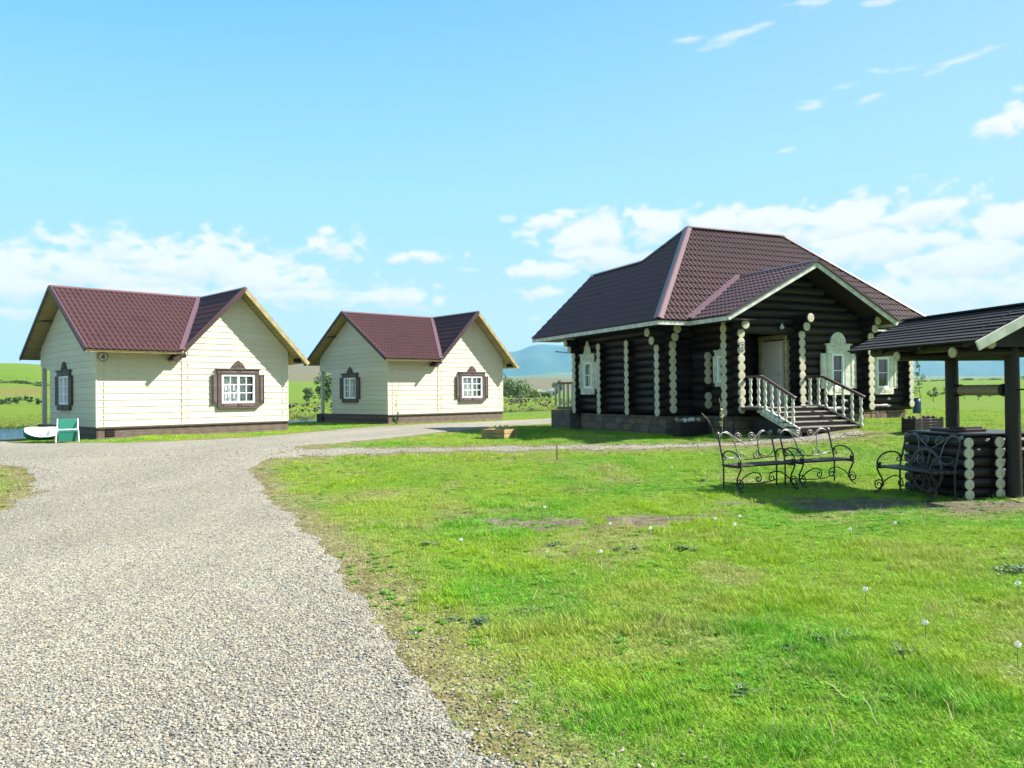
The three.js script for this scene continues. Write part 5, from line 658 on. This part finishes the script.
{ // rubble along the far bank, reeds at the water
  const R = rng(99), list = [], m = new THREE.Matrix4(), q = new THREE.Quaternion(), e = new THREE.Euler(); const far = POND.slice(11, 17).reverse();
  for (let i = 0; i < 2600; i++) { const k = Math.floor(R() * (far.length - 1)), t = R(), o = R() * 2.6 - 0.2, x = lerp(far[k][0], far[k + 1][0], t) + (R() - 0.5) * 0.6 - o * 0.35, z = lerp(far[k][1], far[k + 1][1], t) - o, s = 0.04 + Math.pow(R(), 3) * 0.11; e.set(R() * 6, R() * 6, R() * 6); q.setFromEuler(e); m.compose(V(x, ground(x, z) + s * 0.2, z), q, V(s * (0.8 + R() * 0.7), s * 0.7, s)); list.push(m.clone()); }
  const im = new THREE.InstancedMesh(new THREE.DodecahedronGeometry(1, 0), M.stoneC, list.length); list.forEach((mm, i) => im.setMatrixAt(i, mm)); im.name = 'bank_rubble'; im.castShadow = im.receiveShadow = true; im.userData = { kind: 'stuff', label: 'grey rubble stones along the far pond bank', category: 'rubble' }; scene.add(im);
  const reeds = [], C = new THREE.Color(), edge = POND.slice(2); for (let i = 0; i < 9000; i++) { const k = Math.floor(R() * (edge.length - 1)), t = R(), x = lerp(edge[k][0], edge[k + 1][0], t) + (R() - 0.5) * 1.2, z = lerp(edge[k][1], edge[k + 1][1], t) + (R() - 0.5) * 1.2; const d = sdPoly(POND, x, z); if (d < 0 || (k < 3)) continue; const s = 0.7 + R() * 1.3; e.set(0, R() * 6, 0); q.setFromEuler(e); m.compose(V(x, ground(x, z) - 0.02, z), q, V(s * 1.6, s, s * 1.6)); const y = R(); reeds.push([m.clone(), lerp(0.07, 0.17, y), lerp(0.16, 0.2, y), 0.035]); }
  const ri = new THREE.InstancedMesh(tuftGeo(7, 14, 0.16, 0.08, 0.005, 0.4), grassMat, reeds.length); reeds.forEach(([mm, r, g, b], i) => { ri.setMatrixAt(i, mm); ri.setColorAt(i, C.setRGB(r, g, b)); }); ri.name = 'bank_grass'; ri.castShadow = ri.receiveShadow = true; ri.userData = { kind: 'stuff', label: 'rough taller grass fringing the pond', category: 'grass' }; scene.add(ri);
}
{ // dandelion clocks and broad-leaved weeds
  const head = (() => { const R = rng(8), L = [new THREE.IcosahedronGeometry(0.005, 0).toNonIndexed()]; for (let i = 0; i < 70; i++) { const u = R() * 2 - 1, a = R() * 6.28, s = Math.sqrt(1 - u * u), d = V(s * Math.cos(a), u, s * Math.sin(a)), t = V(-Math.sin(a), 0, Math.cos(a)), c = d.clone().multiplyScalar(0.021), w = d.clone().cross(t); const g = new THREE.BufferGeometry(), p = []; for (const v of [c.clone().addScaledVector(t, 0.006), c.clone().addScaledVector(t, -0.003).addScaledVector(w, 0.005), c.clone().addScaledVector(t, -0.003).addScaledVector(w, -0.005), d.clone().multiplyScalar(0.004), c.clone().addScaledVector(t, 0.001), c.clone().addScaledVector(t, -0.001)]) p.push(v.x, v.y, v.z); g.setAttribute('position', new THREE.Float32BufferAttribute(p, 3)); g.computeVertexNormals(); g.setAttribute('uv', new THREE.Float32BufferAttribute(new Float32Array(12), 2)); L.push(g); } return mergeGeometries(L); })();
  const fluff = std(lin(0.8, 0.8, 0.76), 0.9, { side: THREE.DoubleSide }), stemG = tube([V(0, 0, 0), V(0.006, 0.08, 0), V(0, 0.15, 0)], 0.0025, 6, 5);
  for (const [x, z] of [[2.87, -6.45], [2.88, -5.54], [2.62, -10.24], [3.0, -10.45], [4.01, -9.39], [4.75, -9.81], [4.24, -6.64], [1.66, -9.6], [2.75, -9.8], [1.22, -9.96], [3.27, -16.2], [3.21, -5.04], [0.45, -11.38], [-0.6, -8.9], [0.9, -8.2]]) { const t = thing('dandelion_clock', 'white dandelion seed head standing in the lawn', 'dandelion', x, ground(x, z), z, x * 9, 'dandelion clocks in the lawn'); mesh('stem', stemG, LEAF.yellow, t); mesh('seed_head', head, fluff, t).position.y = 0.152; }
  const weed = (seed) => { const R = rng(seed), p = []; for (let i = 0; i < 34; i++) { const a = R() * 6.28, l = 0.05 + R() * 0.08, w = 0.016 + R() * 0.014, up = 0.3 + R() * 0.9, d = V(Math.cos(a), up, Math.sin(a)).normalize(), s = V(-Math.sin(a), 0, Math.cos(a)).multiplyScalar(w), o = V((R() - 0.5) * 0.16, 0, (R() - 0.5) * 0.16), mid = o.clone().addScaledVector(d, l * 0.55), tip = o.clone().addScaledVector(d, l).add(V(Math.cos(a) * l * 0.3, -l * 0.15, Math.sin(a) * l * 0.3)); for (const q of [o, mid.clone().add(s), tip, o, tip, mid.clone().sub(s)]) p.push(q.x, q.y, q.z); } const g = new THREE.BufferGeometry(); g.setAttribute('position', new THREE.Float32BufferAttribute(p, 3)); g.computeVertexNormals(); return g; };
  const wg = [weed(1), weed(2), weed(3)];
  { const R = rng(808), rosettes = [], straws = [], m = new THREE.Matrix4(), q = new THREE.Quaternion(), e = new THREE.Euler(), C = new THREE.Color();
    for (let i = 0; i < 9000; i++) { const r = 3 + Math.pow(R(), 1.3) * 20, a = (R() - 0.5) * 1.7, x = Math.sin(a) * r, z = -Math.cos(a) * r, u = R(), v = R(), t = R(), d = Math.min(roadSD(x, z), pathSD(x, z)); if (d < 0.05 || blocked(x, z)) continue; const patch = fbm(x * 0.8 + 70, z * 0.8, 3); if (u < 0.55) { if (patch < 0.54) continue; const s = 0.18 + 0.22 * v; e.set(0, t * 6.28, 0); q.setFromEuler(e); m.compose(V(x, ground(x, z) + 0.004, z), q, V(s, s * 0.7, s)); rosettes.push([m.clone(), lerp(0.10, 0.18, t), lerp(0.27, 0.36, v), 0.025]); } else if (u < 0.8) { const s = 0.7 + 0.8 * v; e.set((t - 0.5) * 1.6, v * 6.28, (R() - 0.5) * 1.6); q.setFromEuler(e); m.compose(V(x, ground(x, z) + 0.01, z), q, V(s, s, s)); straws.push([m.clone(), lerp(0.36, 0.55, t), lerp(0.32, 0.48, t), lerp(0.14, 0.26, t)]); } }
    const add = (geo, list, name, label) => { const im = new THREE.InstancedMesh(geo, grassMat, list.length); list.forEach(([mm, r, g, b], i) => { im.setMatrixAt(i, mm); im.setColorAt(i, C.setRGB(r, g, b)); }); im.name = name; im.castShadow = im.receiveShadow = true; im.userData = { kind: 'stuff', label, category: 'grass' }; scene.add(im); };
    add(wg[1], rosettes, 'clover_leaves', 'small clover and dandelion leaves mixed into the lawn'); add(tuftGeo(12, 4, 0.11, 0.03, 0.0016, 0.8), straws, 'dry_stems', 'pale dry grass stems scattered in the lawn'); }
  [[1.94, -5.48], [2.41, -5.68], [2.2, -5.6], [4.81, -7.72], [4.95, -7.8], [1.16, -9.01], [1.4, -9.1], [-1.0, -9.44], [-0.27, -6.16], [2.61, -5.35], [0.13, -6.51], [1.35, -4.76], [0.5, -9.3], [2.0, -9.05], [3.7, -15.3], [-0.5, -6.3]].forEach(([x, z], i) => { const w = top(mesh('broadleaf_weed', wg[i % 3], i % 4 ? LEAF.mid : LEAF.dark), 'low dark broad-leaved weed clump in the lawn', 'weed', 'weed clumps in the lawn'); w.position.set(x, ground(x, z), z); w.rotation.y = i; const s = 0.55 + (i % 5) * 0.09; w.scale.set(s * 1.2, s * 0.75, s * 1.2); });
}
scene.fog = new THREE.FogExp2(new THREE.Color(0.20, 0.58, 1.0), 0.00009);
renderer.render(scene, camera);
